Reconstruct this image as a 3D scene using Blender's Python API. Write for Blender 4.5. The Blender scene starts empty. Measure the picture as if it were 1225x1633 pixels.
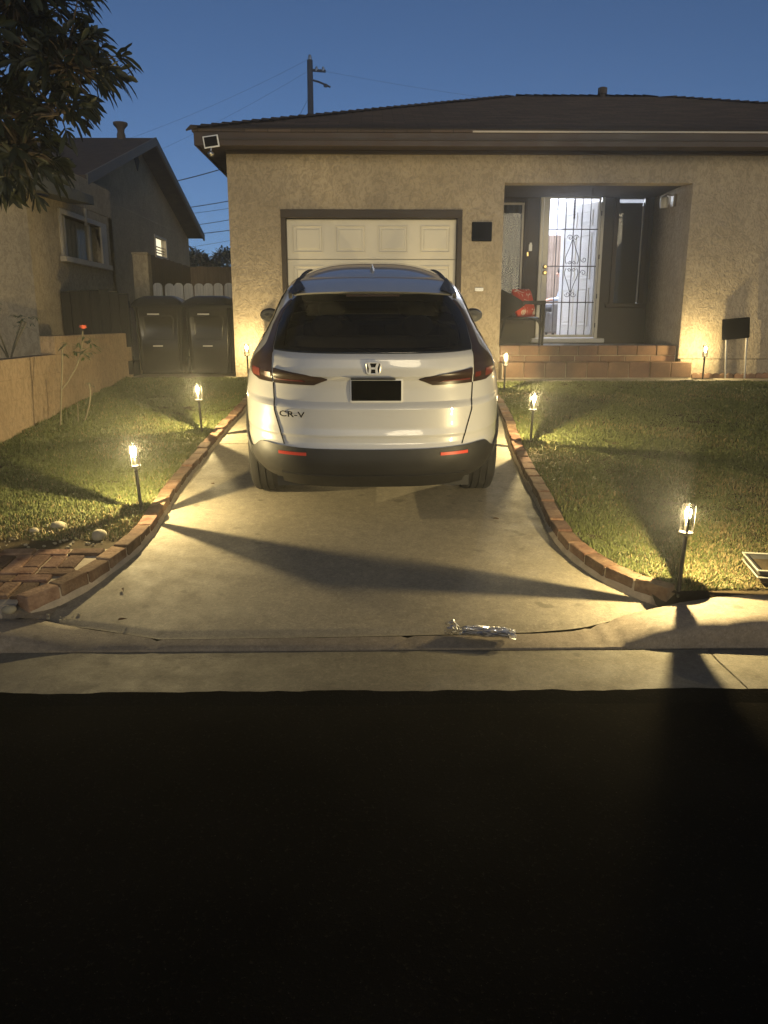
import bpy, bmesh, math, random
import numpy as np
from mathutils import Vector, Matrix, Euler, noise as mnoise
R = math.radians
random.seed(7); np.random.seed(7)
scene = bpy.context.scene
col = scene.collection

# ------------------------------------------------------------------ camera
cam_d = bpy.data.cameras.new('camera'); cam = bpy.data.objects.new('camera', cam_d); col.objects.link(cam)
cam_d.sensor_fit = 'VERTICAL'; cam_d.sensor_height = 36.0; cam_d.sensor_width = 27.0
cam_d.lens = 1240.0 / 1633.0 * 36.0
cam_d.clip_start = 0.05; cam_d.clip_end = 2000
cam.location = (0, 0, 1.55)
cam.rotation_euler = (R(90 - 13.73), 0, R(-0.79))
scene.camera = cam
# ------------------------------------------------------------------ sky, sun, exposure
SUN_EL, SUN_ROT = 11.0, 170.0
LAMP_W = 132.0
w = bpy.data.worlds.new('World'); scene.world = w; w.use_nodes = True
wn = w.node_tree.nodes; wl = w.node_tree.links
bg = wn['Background']
sky = wn.new('ShaderNodeTexSky'); sky.sky_type = 'NISHITA'; sky.sun_disc = False
sky.sun_elevation = R(SUN_EL); sky.sun_rotation = R(SUN_ROT)
sky.altitude = 3000; sky.air_density = 0.6; sky.dust_density = 0.0; sky.ozone_density = 2.4
wl.new(sky.outputs[0], bg.inputs[0]); bg.inputs[1].default_value = 0.086
sl = bpy.data.lights.new('sun', 'SUN'); so = bpy.data.objects.new('sun', sl); col.objects.link(so)
sl.energy = 1.15; sl.angle = R(18); sl.color = (1.0, 0.83, 0.53)
so.rotation_euler = (R(90 - SUN_EL), 0, R(180 - SUN_ROT))      # low behind the camera
so.location = (3, -20, 8)
scene.view_settings.view_transform = 'Standard'; scene.view_settings.look = 'None'
scene.view_settings.exposure = 0.0; scene.view_settings.gamma = 1.0
scene.cycles.use_denoising = True
scene.cycles.max_bounces = 7; scene.cycles.diffuse_bounces = 3; scene.cycles.glossy_bounces = 4
scene.cycles.transparent_max_bounces = 24; scene.cycles.transmission_bounces = 6
scene.cycles.caustics_reflective = False; scene.cycles.caustics_refractive = False
scene.cycles.sample_clamp_indirect = 4.0
scene.cycles.use_light_tree = True

# ------------------------------------------------------------------ ground functions
def drv(Y): return 0.05 + 0.097 * (Y - 3.6)
def lawnz(Y): return 0.15 + 0.089 * (Y - 3.8)

# ------------------------------------------------------------------ object helpers
def wm(o):
    if o.parent: return wm(o.parent) @ o.matrix_parent_inverse @ o.matrix_basis
    return o.matrix_basis.copy()
def tag(o, label=None, cat=None, group=None, kind=None):
    if label: o['label'] = label
    if cat: o['category'] = cat
    if group: o['group'] = group
    if kind: o['kind'] = kind
    return o
def thing(name, loc, label, cat, group=None, rot=(0, 0, 0)):
    o = bpy.data.objects.new(name, None); col.objects.link(o)
    o.empty_display_size = 0.1
    o.location = loc; o.rotation_euler = rot
    return tag(o, label, cat, group)
class MB:
    def __init__(s): s.v = []; s.f = []
    def add(s, vs, fs):
        b = len(s.v); s.v += [tuple(q) for q in vs]; s.f += [tuple(i + b for i in q) for q in fs]; return s
    def box(s, x0, x1, y0, y1, z0, z1):
        return s.add([(x0,y0,z0),(x1,y0,z0),(x1,y1,z0),(x0,y1,z0),(x0,y0,z1),(x1,y0,z1),(x1,y1,z1),(x0,y1,z1)],
                     [(0,3,2,1),(4,5,6,7),(0,1,5,4),(1,2,6,5),(2,3,7,6),(3,0,4,7)])
    def obox(s, c, size, m=None):
        m = m or Matrix.Identity(3); c = Vector(c); hx, hy, hz = [q / 2 for q in size]
        vs = [c + m @ Vector((sx*hx, sy*hy, sz*hz)) for sz in (-1,1) for sx, sy in ((-1,-1),(1,-1),(1,1),(-1,1))]
        return s.add(vs, [(0,3,2,1),(4,5,6,7),(0,1,5,4),(1,2,6,5),(2,3,7,6),(3,0,4,7)])
    def tube(s, pts, r, n=8, caps=True, closed=False):
        pts = [Vector(q) for q in pts]; k = len(pts)
        rs = r if isinstance(r, (list, tuple)) else [r] * k
        vs = []; ref = None
        for i, p in enumerate(pts):
            a = pts[(i-1) % k] if (closed or i > 0) else p; b = pts[(i+1) % k] if (closed or i < k-1) else p
            t = (b - a).normalized()
            if ref is None: ref = Vector((0,0,1)) if abs(t.z) < .9 else Vector((1,0,0))
            u = t.cross(ref); u = u.normalized() if u.length > 1e-6 else t.orthogonal().normalized()
            q = u.cross(t).normalized(); ref = q
            for j in range(n):
                an = 2*math.pi*j/n; vs.append(p + (u*math.cos(an) + q*math.sin(an)) * rs[i])
        fs = []
        for i in range(k if closed else k-1):
            for j in range(n):
                i2 = (i+1) % k
                fs.append((i*n+j, i*n+(j+1)%n, i2*n+(j+1)%n, i2*n+j))
        if caps and not closed:
            fs.append(tuple(range(n))[::-1]); fs.append(tuple((k-1)*n+j for j in range(n)))
        return s.add(vs, fs)
    def lathe(s, prof, n=16, c=(0,0,0), axis='z', caps=True):
        vs = []
        for r, h in prof:
            for j in range(n):
                a = 2*math.pi*j/n; x, y = r*math.cos(a), r*math.sin(a)
                q = {'z': (x, y, h), 'x': (h, x, y), 'y': (y, h, x)}[axis]
                vs.append((q[0]+c[0], q[1]+c[1], q[2]+c[2]))
        k = len(prof); fs = [(i*n+j, i*n+(j+1)%n, (i+1)*n+(j+1)%n, (i+1)*n+j) for i in range(k-1) for j in range(n)]
        if caps: fs.append(tuple(range(n))[::-1]); fs.append(tuple((k-1)*n+j for j in range(n)))
        return s.add(vs, fs)
    def ball(s, c, r, n=12, m=8, rot=None):
        r = r if isinstance(r, (list, tuple)) else (r, r, r); vs = []
        for i in range(m+1):
            th = math.pi * i / m
            for j in range(n):
                a = 2*math.pi*j/n
                q = Vector((math.sin(th)*math.cos(a)*r[0], math.sin(th)*math.sin(a)*r[1], -math.cos(th)*r[2]))
                if rot: q = rot @ q
                vs.append(Vector(c) + q)
        return s.add(vs, [(i*n+j, i*n+(j+1)%n, (i+1)*n+(j+1)%n, (i+1)*n+j) for i in range(m) for j in range(n)])
    def grid(s, fn, nu, nv):
        vs = [fn(i/nu, j/nv) for j in range(nv+1) for i in range(nu+1)]
        return s.add(vs, [(j*(nu+1)+i, j*(nu+1)+i+1, (j+1)*(nu+1)+i+1, (j+1)*(nu+1)+i) for j in range(nv) for i in range(nu)])
    def prism(s, poly, d0, d1, axis='y'):
        n = len(poly)
        def P(a, b, d): return {'y': (a, d, b), 'z': (a, b, d), 'x': (d, a, b)}[axis]
        vs = [P(a, b, d0) for a, b in poly] + [P(a, b, d1) for a, b in poly]
        return s.add(vs, [tuple(range(n)), tuple(range(2*n-1, n-1, -1))] + [(i, i+n, (i+1)%n+n, (i+1)%n) for i in range(n)])
    def mesh(s, name, mat=None, smooth=False, bevel=0, seg=1, fix=True):
        me = bpy.data.meshes.new(name); me.from_pydata(s.v, [], s.f)
        if bevel or fix:
            bm = bmesh.new(); bm.from_mesh(me)
            if fix:
                bmesh.ops.remove_doubles(bm, verts=bm.verts, dist=1e-6)
                bmesh.ops.recalc_face_normals(bm, faces=bm.faces)
            if bevel: bmesh.ops.bevel(bm, geom=bm.edges[:], offset=bevel, segments=seg, affect='EDGES', profile=.6)
            bm.to_mesh(me); bm.free()
        if mat: me.materials.append(mat)
        if smooth:
            if smooth is True: smooth = 40
            me.shade_smooth() if hasattr(me, 'shade_smooth') else None
            try: me.set_sharp_from_angle(angle=R(smooth))
            except Exception: pass
        return me
    def build(s, name, mat, parent=None, smooth=False, bevel=0, seg=1, local=False, fix=True):
        return link(name, s.mesh(name, mat, smooth, bevel, seg, fix), parent, local)
def link(name, me, parent=None, local=False, loc=None, rot=None):
    o = bpy.data.objects.new(name, me); col.objects.link(o)
    if loc is not None: o.location = loc
    if rot is not None: o.rotation_euler = rot
    if parent is not None:
        o.parent = parent
        if not local: o.matrix_parent_inverse = wm(parent).inverted()
    return o
def copy_tree(o, parent=None):
    c = o.copy(); col.objects.link(c); c.parent = parent
    for ch in [q for q in bpy.data.objects if q.parent is o]: copy_tree(ch, c)
    return c
def interp(x, pts):
    xs = [p[0] for p in pts]; ys = [p[1] for p in pts]
    return float(np.interp(x, xs, ys))
def spline(pts, per=8):
    P = [Vector(p) for p in pts]; out = []
    for i in range(len(P)-1):
        p0 = P[max(i-1,0)]; p1 = P[i]; p2 = P[i+1]; p3 = P[min(i+2,len(P)-1)]
        for k in range(per):
            t = k/per
            out.append(0.5*((2*p1)+(p2-p0)*t+(2*p0-5*p1+4*p2-p3)*t*t+(3*p1-p0-3*p2+p3)*t**3))
    out.append(P[-1]); return out

# ------------------------------------------------------------------ materials
def newmat(name):
    m = bpy.data.materials.new(name); m.use_nodes = True
    nt = m.node_tree; b = nt.nodes['Principled BSDF']
    return m, nt, b
def N(nt, t, **kw):
    n = nt.nodes.new(t)
    for k, v in kw.items(): setattr(n, k, v)
    return n
def mixc(nt, fac, a, b, mode='MIX'):
    n = N(nt, 'ShaderNodeMix', data_type='RGBA', blend_type=mode)
    for s, v in ((0, fac), (6, a), (7, b)):
        if isinstance(v, (int, float)): n.inputs[s].default_value = v
        elif isinstance(v, (tuple, list)): n.inputs[s].default_value = (*v[:3], 1)
        else: nt.links.new(v, n.inputs[s])
    return n.outputs[2]
def ramp(nt, src, a, b, c0=0., c1=1.):
    n = N(nt, 'ShaderNodeMapRange'); n.inputs[1].default_value = a; n.inputs[2].default_value = b
    n.inputs[3].default_value = c0; n.inputs[4].default_value = c1
    nt.links.new(src, n.inputs[0]); return n.outputs[0]
def coords(nt, world=False, scale=None):
    if world: o = N(nt, 'ShaderNodeNewGeometry').outputs['Position']
    else: o = N(nt, 'ShaderNodeTexCoord').outputs['Object']
    if scale:
        mp = N(nt, 'ShaderNodeMapping'); mp.inputs['Scale'].default_value = scale; nt.links.new(o, mp.inputs[0]); o = mp.outputs[0]
    return o
def noise(nt, co, scale, detail=4, rough=.55, dist=0.):
    n = N(nt, 'ShaderNodeTexNoise'); n.inputs['Scale'].default_value = scale; n.inputs['Detail'].default_value = detail
    n.inputs['Roughness'].default_value = rough; n.inputs['Distortion'].default_value = dist
    nt.links.new(co, n.inputs['Vector']); return n.outputs['Fac']
def bump(nt, b, h, strength=.3, dist=.01):
    n = N(nt, 'ShaderNodeBump'); n.inputs['Strength'].default_value = strength; n.inputs['Distance'].default_value = dist
    nt.links.new(h, n.inputs['Height']); nt.links.new(n.outputs[0], b.inputs['Normal']); return n
def mul(c, k): return tuple(min(1, q*k) for q in c)
def mat(name, c, rough=.8, var=.2, scale=4., bs=60., bst=.25, metal=0., world=False, rnd=0., spec=.4, c2=None, bd=.005, coat=0.):
    m, nt, b = newmat(name); co = coords(nt, world)
    n1 = noise(nt, co, scale, 5); n2 = noise(nt, co, bs, 4)
    cc = mixc(nt, ramp(nt, n1, .3, .7), mul(c, 1-var), c2 if c2 else mul(c, 1+var))
    cc = mixc(nt, ramp(nt, n2, .25, .75, 0, .5), cc, mul(c, 1-var*1.3))
    if rnd:
        oi = N(nt, 'ShaderNodeObjectInfo')
        h = N(nt, 'ShaderNodeHueSaturation'); nt.links.new(cc, h.inputs['Color'])
        nt.links.new(ramp(nt, oi.outputs['Random'], 0, 1, 1-rnd, 1+rnd), h.inputs['Value'])
        wnn = N(nt, 'ShaderNodeTexWhiteNoise', noise_dimensions='1D'); nt.links.new(oi.outputs['Random'], wnn.inputs['W'])
        nt.links.new(ramp(nt, wnn.outputs['Value'], 0, 1, .5-rnd*.03, .5+rnd*.03), h.inputs['Hue'])
        cc = h.outputs[0]
    nt.links.new(cc, b.inputs['Base Color'])
    b.inputs['Metallic'].default_value = metal; b.inputs['Specular IOR Level'].default_value = spec
    nt.links.new(ramp(nt, n1, .3, .7, max(0, rough-.08), min(1, rough+.08)), b.inputs['Roughness'])
    if coat: b.inputs['Coat Weight'].default_value = coat; b.inputs['Coat Roughness'].default_value = .04
    if bst: bump(nt, b, n2, bst, bd)
    return m
def stucco(name, c, k=1.0):
    m, nt, b = newmat(name); co = coords(nt, True)
    big = noise(nt, co, 1.1, 4); med = noise(nt, coords(nt, True, (1, 1, .6)), 15, 5, .62, 1.8); fine = noise(nt, co, 140, 3)
    v = N(nt, 'ShaderNodeTexVoronoi', feature='SMOOTH_F1'); v.inputs['Scale'].default_value = 19; v.inputs['Smoothness'].default_value = .4
    dn = N(nt, 'ShaderNodeTexNoise'); dn.inputs['Scale'].default_value = 6; nt.links.new(co, dn.inputs['Vector'])
    vm = N(nt, 'ShaderNodeVectorMath', operation='MULTIPLY_ADD'); vm.inputs[1].default_value = (.35,)*3
    nt.links.new(dn.outputs['Color'], vm.inputs[0]); nt.links.new(co, vm.inputs[2]); nt.links.new(vm.outputs[0], v.inputs['Vector'])
    ridge = ramp(nt, med, .47, .56)
    st = noise(nt, coords(nt, True, (1, 1, .22)), 2.3, 5, .6)
    cc = mixc(nt, ramp(nt, big, .3, .7), mul(c, .84), mul(c, 1.12)); cc = mixc(nt, ramp(nt, st, .52, .75, 0, .35), cc, mul(c, .66))
    cc = mixc(nt, ramp(nt, ridge, 0, 1, 0, .55), cc, mul(c, .56))
    cc = mixc(nt, ramp(nt, fine, .35, .7, 0, .25), cc, mul(c, .75))
    nt.links.new(cc, b.inputs['Base Color']); b.inputs['Roughness'].default_value = .92; b.inputs['Specular IOR Level'].default_value = .2
    h = N(nt, 'ShaderNodeMath', operation='MULTIPLY_ADD'); nt.links.new(v.outputs['Distance'], h.inputs[0]); h.inputs[1].default_value = .8
    nt.links.new(med, h.inputs[2])
    h2 = N(nt, 'ShaderNodeMath', operation='MULTIPLY_ADD'); nt.links.new(fine, h2.inputs[0]); h2.inputs[1].default_value = .25; nt.links.new(h.outputs[0], h2.inputs[2])
    bump(nt, b, h2.outputs[0], 1.0*k, .012); return m
def concrete(name, c, stain=.5):
    m, nt, b = newmat(name); co = coords(nt, True)
    big = noise(nt, co, .9, 5, .6, .5); med = noise(nt, co, 6, 6, .65); fine = noise(nt, co, 220, 2); gr = noise(nt, co, 70, 3)
    cc = mixc(nt, ramp(nt, big, .3, .7), mul(c, .86), mul(c, 1.08))
    cc = mixc(nt, ramp(nt, med, .5, .8, 0, stain*.7), cc, mul(c, .6))
    cc = mixc(nt, ramp(nt, fine, .55, .75, 0, .5), cc, mul(c, .5))
    cc = mixc(nt, ramp(nt, gr, .58, .72, 0, .5), cc, mul(c, 1.6))
    g2 = noise(nt, co, 62, 3, .8); cc = mixc(nt, ramp(nt, g2, .48, .64, 0, .5), cc, mul(c, .5))
    g3 = noise(nt, co, 19, 8, .85, .3); cc = mixc(nt, ramp(nt, g3, .36, .62, .55, 0), cc, mul(c, .42)); cc = mixc(nt, ramp(nt, g3, .58, .74, 0, .5), cc, mul(c, 1.5))
    dr_ = noise(nt, co, 8, 1, .4); cc = mixc(nt, ramp(nt, dr_, .70, .76, 0, .55), cc, mul(c, .3))
    cr = N(nt, 'ShaderNodeTexVoronoi', feature='DISTANCE_TO_EDGE'); cr.inputs['Scale'].default_value = .55
    dn = N(nt, 'ShaderNodeTexNoise'); dn.inputs['Scale'].default_value = 3; dn.inputs['Detail'].default_value = 5; nt.links.new(co, dn.inputs['Vector'])
    vm = N(nt, 'ShaderNodeVectorMath', operation='MULTIPLY_ADD'); vm.inputs[1].default_value = (.5,)*3
    nt.links.new(dn.outputs['Color'], vm.inputs[0]); nt.links.new(co, vm.inputs[2]); nt.links.new(vm.outputs[0], cr.inputs['Vector'])
    cc = mixc(nt, ramp(nt, cr.outputs['Distance'], .0, .0025, .3, 0), cc, mul(c, .3))
    nt.links.new(cc, b.inputs['Base Color'])
    nt.links.new(ramp(nt, med, .3, .7, .7, .92), b.inputs['Roughness']); b.inputs['Specular IOR Level'].default_value = .3
    h = N(nt, 'ShaderNodeMath', operation='MULTIPLY_ADD'); nt.links.new(med, h.inputs[0]); h.inputs[1].default_value = .5; nt.links.new(fine, h.inputs[2])
    bump(nt, b, h.outputs[0], .35, .004); return m
def plain(name, c, rough=.5, metal=0., spec=.5, emit=0., ecol=None, coat=0.):
    m, nt, b = newmat(name)
    b.inputs['Base Color'].default_value = (*c, 1); b.inputs['Roughness'].default_value = rough
    b.inputs['Metallic'].default_value = metal; b.inputs['Specular IOR Level'].default_value = spec
    if emit:
        b.inputs['Emission Color'].default_value = (*(ecol or c), 1); b.inputs['Emission Strength'].default_value = emit
    if coat: b.inputs['Coat Weight'].default_value = coat; b.inputs['Coat Roughness'].default_value = .03
    return m
def glassy(name, tint=(1,1,1), fres=1.45, rough=.0, emit=None, estr=0., weight=1.0):
    m, nt, b = newmat(name); out = nt.nodes['Material Output']; nt.nodes.remove(b)
    t = N(nt, 'ShaderNodeBsdfTransparent'); t.inputs[0].default_value = (*tint, 1)
    g = N(nt, 'ShaderNodeBsdfGlossy'); g.inputs['Roughness'].default_value = rough
    f = N(nt, 'ShaderNodeFresnel'); f.inputs[0].default_value = fres
    fm = N(nt, 'ShaderNodeMath', operation='MULTIPLY'); nt.links.new(f.outputs[0], fm.inputs[0]); fm.inputs[1].default_value = weight
    mx = N(nt, 'ShaderNodeMixShader'); nt.links.new(fm.outputs[0], mx.inputs[0]); nt.links.new(t.outputs[0], mx.inputs[1]); nt.links.new(g.outputs[0], mx.inputs[2])
    last = mx.outputs[0]
    if emit:
        e = N(nt, 'ShaderNodeEmission'); e.inputs[0].default_value = (*emit, 1); e.inputs[1].default_value = estr
        a = N(nt, 'ShaderNodeAddShader'); nt.links.new(last, a.inputs[0]); nt.links.new(e.outputs[0], a.inputs[1]); last = a.outputs[0]
    nt.links.new(last, out.inputs[0]); return m
def wood(name, c, axis='z', rough=.7):
    m, nt, b = newmat(name)
    s = {'z': (14, 14, .8), 'x': (.8, 14, 14), 'y': (14, .8, 14)}[axis]
    co = coords(nt, True, s); n1 = noise(nt, co, 2.5, 6, .65, .8); n2 = noise(nt, coords(nt, True), 1.5)
    cc = mixc(nt, ramp(nt, n1, .3, .7), mul(c, .6), mul(c, 1.25)); cc = mixc(nt, ramp(nt, n2, .35, .65, 0, .4), cc, mul(c, .7))
    nt.links.new(cc, b.inputs['Base Color']); b.inputs['Roughness'].default_value = rough; b.inputs['Specular IOR Level'].default_value = .3
    bump(nt, b, n1, .3, .004); return m
M = {}
M['stucco'] = stucco('tan_stucco', (.37, .305, .215))
M['stucco2'] = stucco('neighbour_stucco', (.42, .34, .22), .6)
def asphalt():
    m, nt, b = newmat('asphalt'); co = coords(nt, True)
    n0 = noise(nt, co, 1.3, 5); n1 = noise(nt, co, 70, 3, .8); n2 = noise(nt, co, 120, 2, .8)
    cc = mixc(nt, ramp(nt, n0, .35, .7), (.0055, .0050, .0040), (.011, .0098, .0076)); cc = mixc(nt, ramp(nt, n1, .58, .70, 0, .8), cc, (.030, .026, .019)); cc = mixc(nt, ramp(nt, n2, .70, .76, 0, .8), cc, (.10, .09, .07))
    nt.links.new(cc, b.inputs['Base Color']); b.inputs['Roughness'].default_value = 1; b.inputs['Specular IOR Level'].default_value = 0
    bump(nt, b, n1, .9, .006); return m
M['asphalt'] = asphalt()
M['drive'] = concrete('driveway_concrete', (.265, .232, .170))
M['gutterc'] = concrete('gutter_concrete', (.165, .146, .106), .8)
M['kerbc'] = concrete('kerb_concrete', (.23, .19, .14), .8)
M['soil'] = mat('soil', (.06, .045, .025), 1, .4, 8, 90, .8, world=True, spec=.1)
M['ground'] = mat('ground_earth', (.05, .045, .03), 1, .4, 2, 60, .5, world=True, spec=.1)
M['brick'] = mat('red_brick', (.125, .055, .034), .95, .4, 9, 55, .9, world=True, rnd=.45, spec=.1, c2=(.24, .16, .11), bd=.008)
M['stepbrick'] = mat('step_brick', (.19, .112, .070), .85, .25, 6, 60, .4, world=True, rnd=.2, spec=.25)
M['mortar'] = mat('mortar', (.36, .30, .22), .95, .25, 12, 90, .6, world=True, spec=.2)
M['block'] = stucco('block_render', (.225, .165, .108), .45)
M['shingle'] = mat('roof_shingle', (.085, .066, .052), .95, .35, 5, 45, .8, world=True, spec=.15)
M['trim'] = mat('brown_trim', (.034, .023, .015), .6, .2, 6, 50, .15, world=True)
M['fascia'] = mat('brown_fascia', (.045, .027, .018), .55, .2, 5, 40, .15, world=True)
M['paleedge'] = mat('pale_drip_edge', (.45, .40, .33), .5, .15, 6, 50, .1, world=True)
M['garage'] = mat('garage_paint', (.56, .52, .43), .5, .06, 3, 50, .05, world=True)
M['white'] = mat('white_paint', (.74, .74, .74), .5, .05, 5, 50, .05)
M['porchshade'] = mat('porch_painted_shade', (.062, .053, .041), .8, .12, 4, 70, .2, world=True)  # darker than the stucco: shade of the porch recess put into the colour
M['porchfloor'] = concrete('porch_floor_concrete', (.24, .23, .21))
M['black'] = mat('black_metal', (.012, .011, .010), .45, .2, 10, 60, .05)
M['steel'] = plain('brushed_steel', (.45, .43, .40), .35, 1.0)
M['brass'] = plain('brass', (.55, .40, .16), .3, 1.0)
M['glass'] = glassy('clear_glass', (.96, .97, .96))
M['winglass'] = glassy('window_glass', (.82, .83, .82), 1.35, weight=.6)
M['curtain'] = mat('grey_curtain', (.12, .112, .10), .95, .15, 5, 90, .2, world=True, spec=.1)
M['drape'] = mat('brown_drape', (.30, .23, .18), .95, .2, 5, 90, .2, world=True, spec=.1)
M['blind'] = mat('dark_blind', (.055, .05, .045), .8, .1, 6, 70, .1, world=True)
M['roomwall'] = mat('room_wall_white', (.78, .78, .80), .9, .03, 3, 60, .05, world=True)
M['roomfloor'] = mat('room_floor', (.30, .27, .25), .6, .2, 3, 40, .1, world=True)

# ================================================================== SETTING
def sheet(name, pts_rows, m, kind='structure', smooth=True):
    """rows of points -> one sheet"""
    b = MB(); nr, nc = len(pts_rows), len(pts_rows[0])
    b.add([p for r in pts_rows for p in r], [(j*nc+i, j*nc+i+1, (j+1)*nc+i+1, (j+1)*nc+i) for j in range(nr-1) for i in range(nc-1)])
    o = b.build(name, m, smooth=smooth); o['kind'] = kind; return o
# big ground
prof = [(2.9, -.16), (3.7, -.15), (3.9, -.02), (10.9, .60), (11.2, .66), (60, .70), (125, .70)]
sheet('ground', [[(x, y, z) for x in (-125, -60, -8, 0, 8, 60, 125)] for y, z in prof], M['ground'], smooth=False)
# street
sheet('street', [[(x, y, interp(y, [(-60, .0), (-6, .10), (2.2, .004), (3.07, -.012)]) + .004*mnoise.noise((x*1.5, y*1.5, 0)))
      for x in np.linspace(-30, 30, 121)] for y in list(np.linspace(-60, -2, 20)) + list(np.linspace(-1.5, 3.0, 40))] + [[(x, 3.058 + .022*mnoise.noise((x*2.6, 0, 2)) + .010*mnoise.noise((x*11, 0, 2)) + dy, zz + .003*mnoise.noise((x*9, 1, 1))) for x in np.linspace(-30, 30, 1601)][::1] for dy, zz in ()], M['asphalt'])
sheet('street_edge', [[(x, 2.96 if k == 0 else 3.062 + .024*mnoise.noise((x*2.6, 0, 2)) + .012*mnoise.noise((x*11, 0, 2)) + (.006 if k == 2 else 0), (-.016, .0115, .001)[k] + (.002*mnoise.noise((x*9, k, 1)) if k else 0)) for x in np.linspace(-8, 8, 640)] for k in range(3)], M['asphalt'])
# gutter pan: joints every ~2.4 m
gut = MB()
gx = [-30, -12, -8.4, -4.9, -2.4, 1.62, 4.3, 7.9, 12, 30]
for a, b_ in zip(gx[:-1], gx[1:]):
    rows = []
    n = max(2, int((b_-a)/.12))
    def fn(u, v, a=a, b_=b_):
        x = a + .003 + (b_-a-.006)*u; y = 3.055 + .012*mnoise.noise((x*4, 3, 0)) + (3.49-3.055)*v if v < .01 else 3.055 + (3.49-3.055)*v
        return (x, y, interp(v, [(0, .006), (.75, .0), (1, .004)]) + .003*mnoise.noise((x*2, y*4, 1)))
    gut.grid(fn, n, 6)
    gut.box(a+.003, b_-.003, 3.07, 3.49, -.08, -.012)
go = gut.build('gutter', M['gutterc'], smooth=True); go['kind'] = 'structure'
# kerb: flush lip across the driveway, full height on both sides
KH = [(-30, .15), (-2.55, .15), (-2.2, .135), (-1.85, .09), (-1.45, .05), (-1.0, .036), (1.0, .036), (1.12, .048), (1.35, .085), (1.6, .125), (1.9, .15), (2.2, .152), (30, .152)]
KB = [(-30, 3.68), (-2.2, 3.69), (-1.9, 3.71), (-1.75, 3.77), (-1.4, 3.68), (-1.05, 3.575), (0, 3.60), (.8, 3.63), (1.05, 3.67), (1.3, 3.78), (1.8, 3.86), (2.2, 3.88), (30, 3.88)]
KF = [(-30, 3.50), (-2.2, 3.495), (-1.4, 3.50), (1.2, 3.508), (1.6, 3.515), (30, 3.52)]
kx = sorted(set([round(x, 3) for x in list(np.linspace(-30, -3, 40)) + list(np.linspace(-3, 3, 181)) + list(np.linspace(3, 30, 40))]))
kj = [-2.42, -1.08, 0.18, 1.11, 1.185, 3.4]
kb = MB(); secs = []
for x in kx:
    h = interp(x, KH); b0 = interp(x, KB); f0 = interp(x, KF)
    tall = max(0, min(1, (h-.05)/.1))
    ft = f0 + .012 + .10*tall + .012*mnoise.noise((x*9, 2, 0)) + (.075*max(0, mnoise.noise((x*5, 7, 1))) * tall) + .02*tall*mnoise.noise((x*21, 3, 1))
    n1 = .004*mnoise.noise((x*6, 0, 5)) + .003*mnoise.noise((x*25, 0, 5))
    gap = any(abs(x-j) < .017 for j in kj)
    dz = -.010 if gap else 0
    sv8 = [0, .06, .25, .45, .65, .85, .96, 1.0]
    hi = [(f0, -.05), (f0+.004+n1, h*.35+dz), (f0+.010+n1*1.5, h*.76+dz+n1), (f0+.026+n1*2+max(0, ft-f0-.11)*.7, h*.93+dz+n1), (f0+.062+n1+max(0, ft-f0-.11), h-.002+dz+n1), ((ft+b0)/2+.01, h+.002+dz+n1*.5), (b0-.012, h+dz), (b0, h-.012+dz), (b0, -.05)]
    lo8 = [(f0, -.05), (f0+.003, .010)] + [(f0+(b0-f0)*q, .012+(h-.012)*q**.75+dz+n1*.4) for q in (.2, .4, .6, .8, .95)] + [(b0, h-.014), (b0, -.05)]
    kk = min(1, tall*2.2)
    secs.append([(x, a[0]*kk+c[0]*(1-kk), a[1]*kk+c[1]*(1-kk)) for a, c in zip(hi, lo8)]); continue
    secs.append([(x, f0, -.05), (x, f0+.004+n1, h*.35+dz), (x, f0+.02+.045*tall+n1, h*.72+dz+n1), (x, (ft+f0)/2+.03*tall, h*.90+dz+n1), (x, ft+.02, h-.004*(1-tall)+dz+n1), (x, (ft+b0)/2+.01, h+.002+dz+n1*.5), (x, b0-.012, h+dz), (x, b0, h-.012+dz), (x, b0, -.05)])
kb.add([p for s in secs for p in s], [(i*9+j, (i+1)*9+j, (i+1)*9+j+1, i*9+j+1) for i in range(len(secs)-1) for j in range(8)])
ko = kb.build('kerb', M['kerbc'], smooth=55); ko['kind'] = 'structure'
# driveway
KL = spline([(-1.45, 11.3, 0), (-1.46, 9.10, 0), (-1.494, 7.85, 0), (-1.495, 6.9, 0), (-1.50, 5.97, 0), (-1.475, 5.39, 0), (-1.459, 4.84, 0), (-1.515, 4.44, 0), (-1.616, 4.09, 0), (-1.79, 3.80, 0)], 10)
KR = spline([(1.46, 11.0, 0), (1.432, 8.9, 0), (1.262, 6.87, 0), (1.213, 5.64, 0), (1.174, 4.93, 0), (1.201, 4.60, 0), (1.286, 4.27, 0), (1.402, 4.06, 0), (1.56, 3.88, 0)], 10)
def xat(path, Y):
    ys = [p.y for p in path][::-1]; xs = [p.x for p in path][::-1]
    return float(np.interp(Y, ys, xs))
rows = []
for Y in sorted(list(np.linspace(3.585, 4.2, 22)) + list(np.linspace(4.28, 11.5, 70)) + [7.388, 7.392, 7.404, 7.408]):
    xl, xr = (xat(KL, max(Y, 3.8)) - .04, xat(KR, max(Y, 3.88)) + .04) if Y < 11 else (-1.5, 1.5)
    row = []
    for u in np.linspace(0, 1, 41):
        x = xl + (xr-xl)*u; yy = Y
        if Y < 4.2: yy = max(Y, interp(x, KB) + .012 + (Y-3.585)*.6)
        if Y < 4.2: yy = interp((Y-3.585)/(4.2-3.585), [(0, interp(x, KB)+.014), (1, 4.2)])
        z = drv(yy) + .004*mnoise.noise((x*.9, yy*.9, 0))
        z -= .013*max(0, (4.3-Y)/.7)
        if Y < 3.62: z -= .008
        if 7.39 < Y < 7.407: z -= .014
        row.append((x, yy, z))
    rows.append(row)
sheet('driveway', rows, M['drive'])
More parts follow.
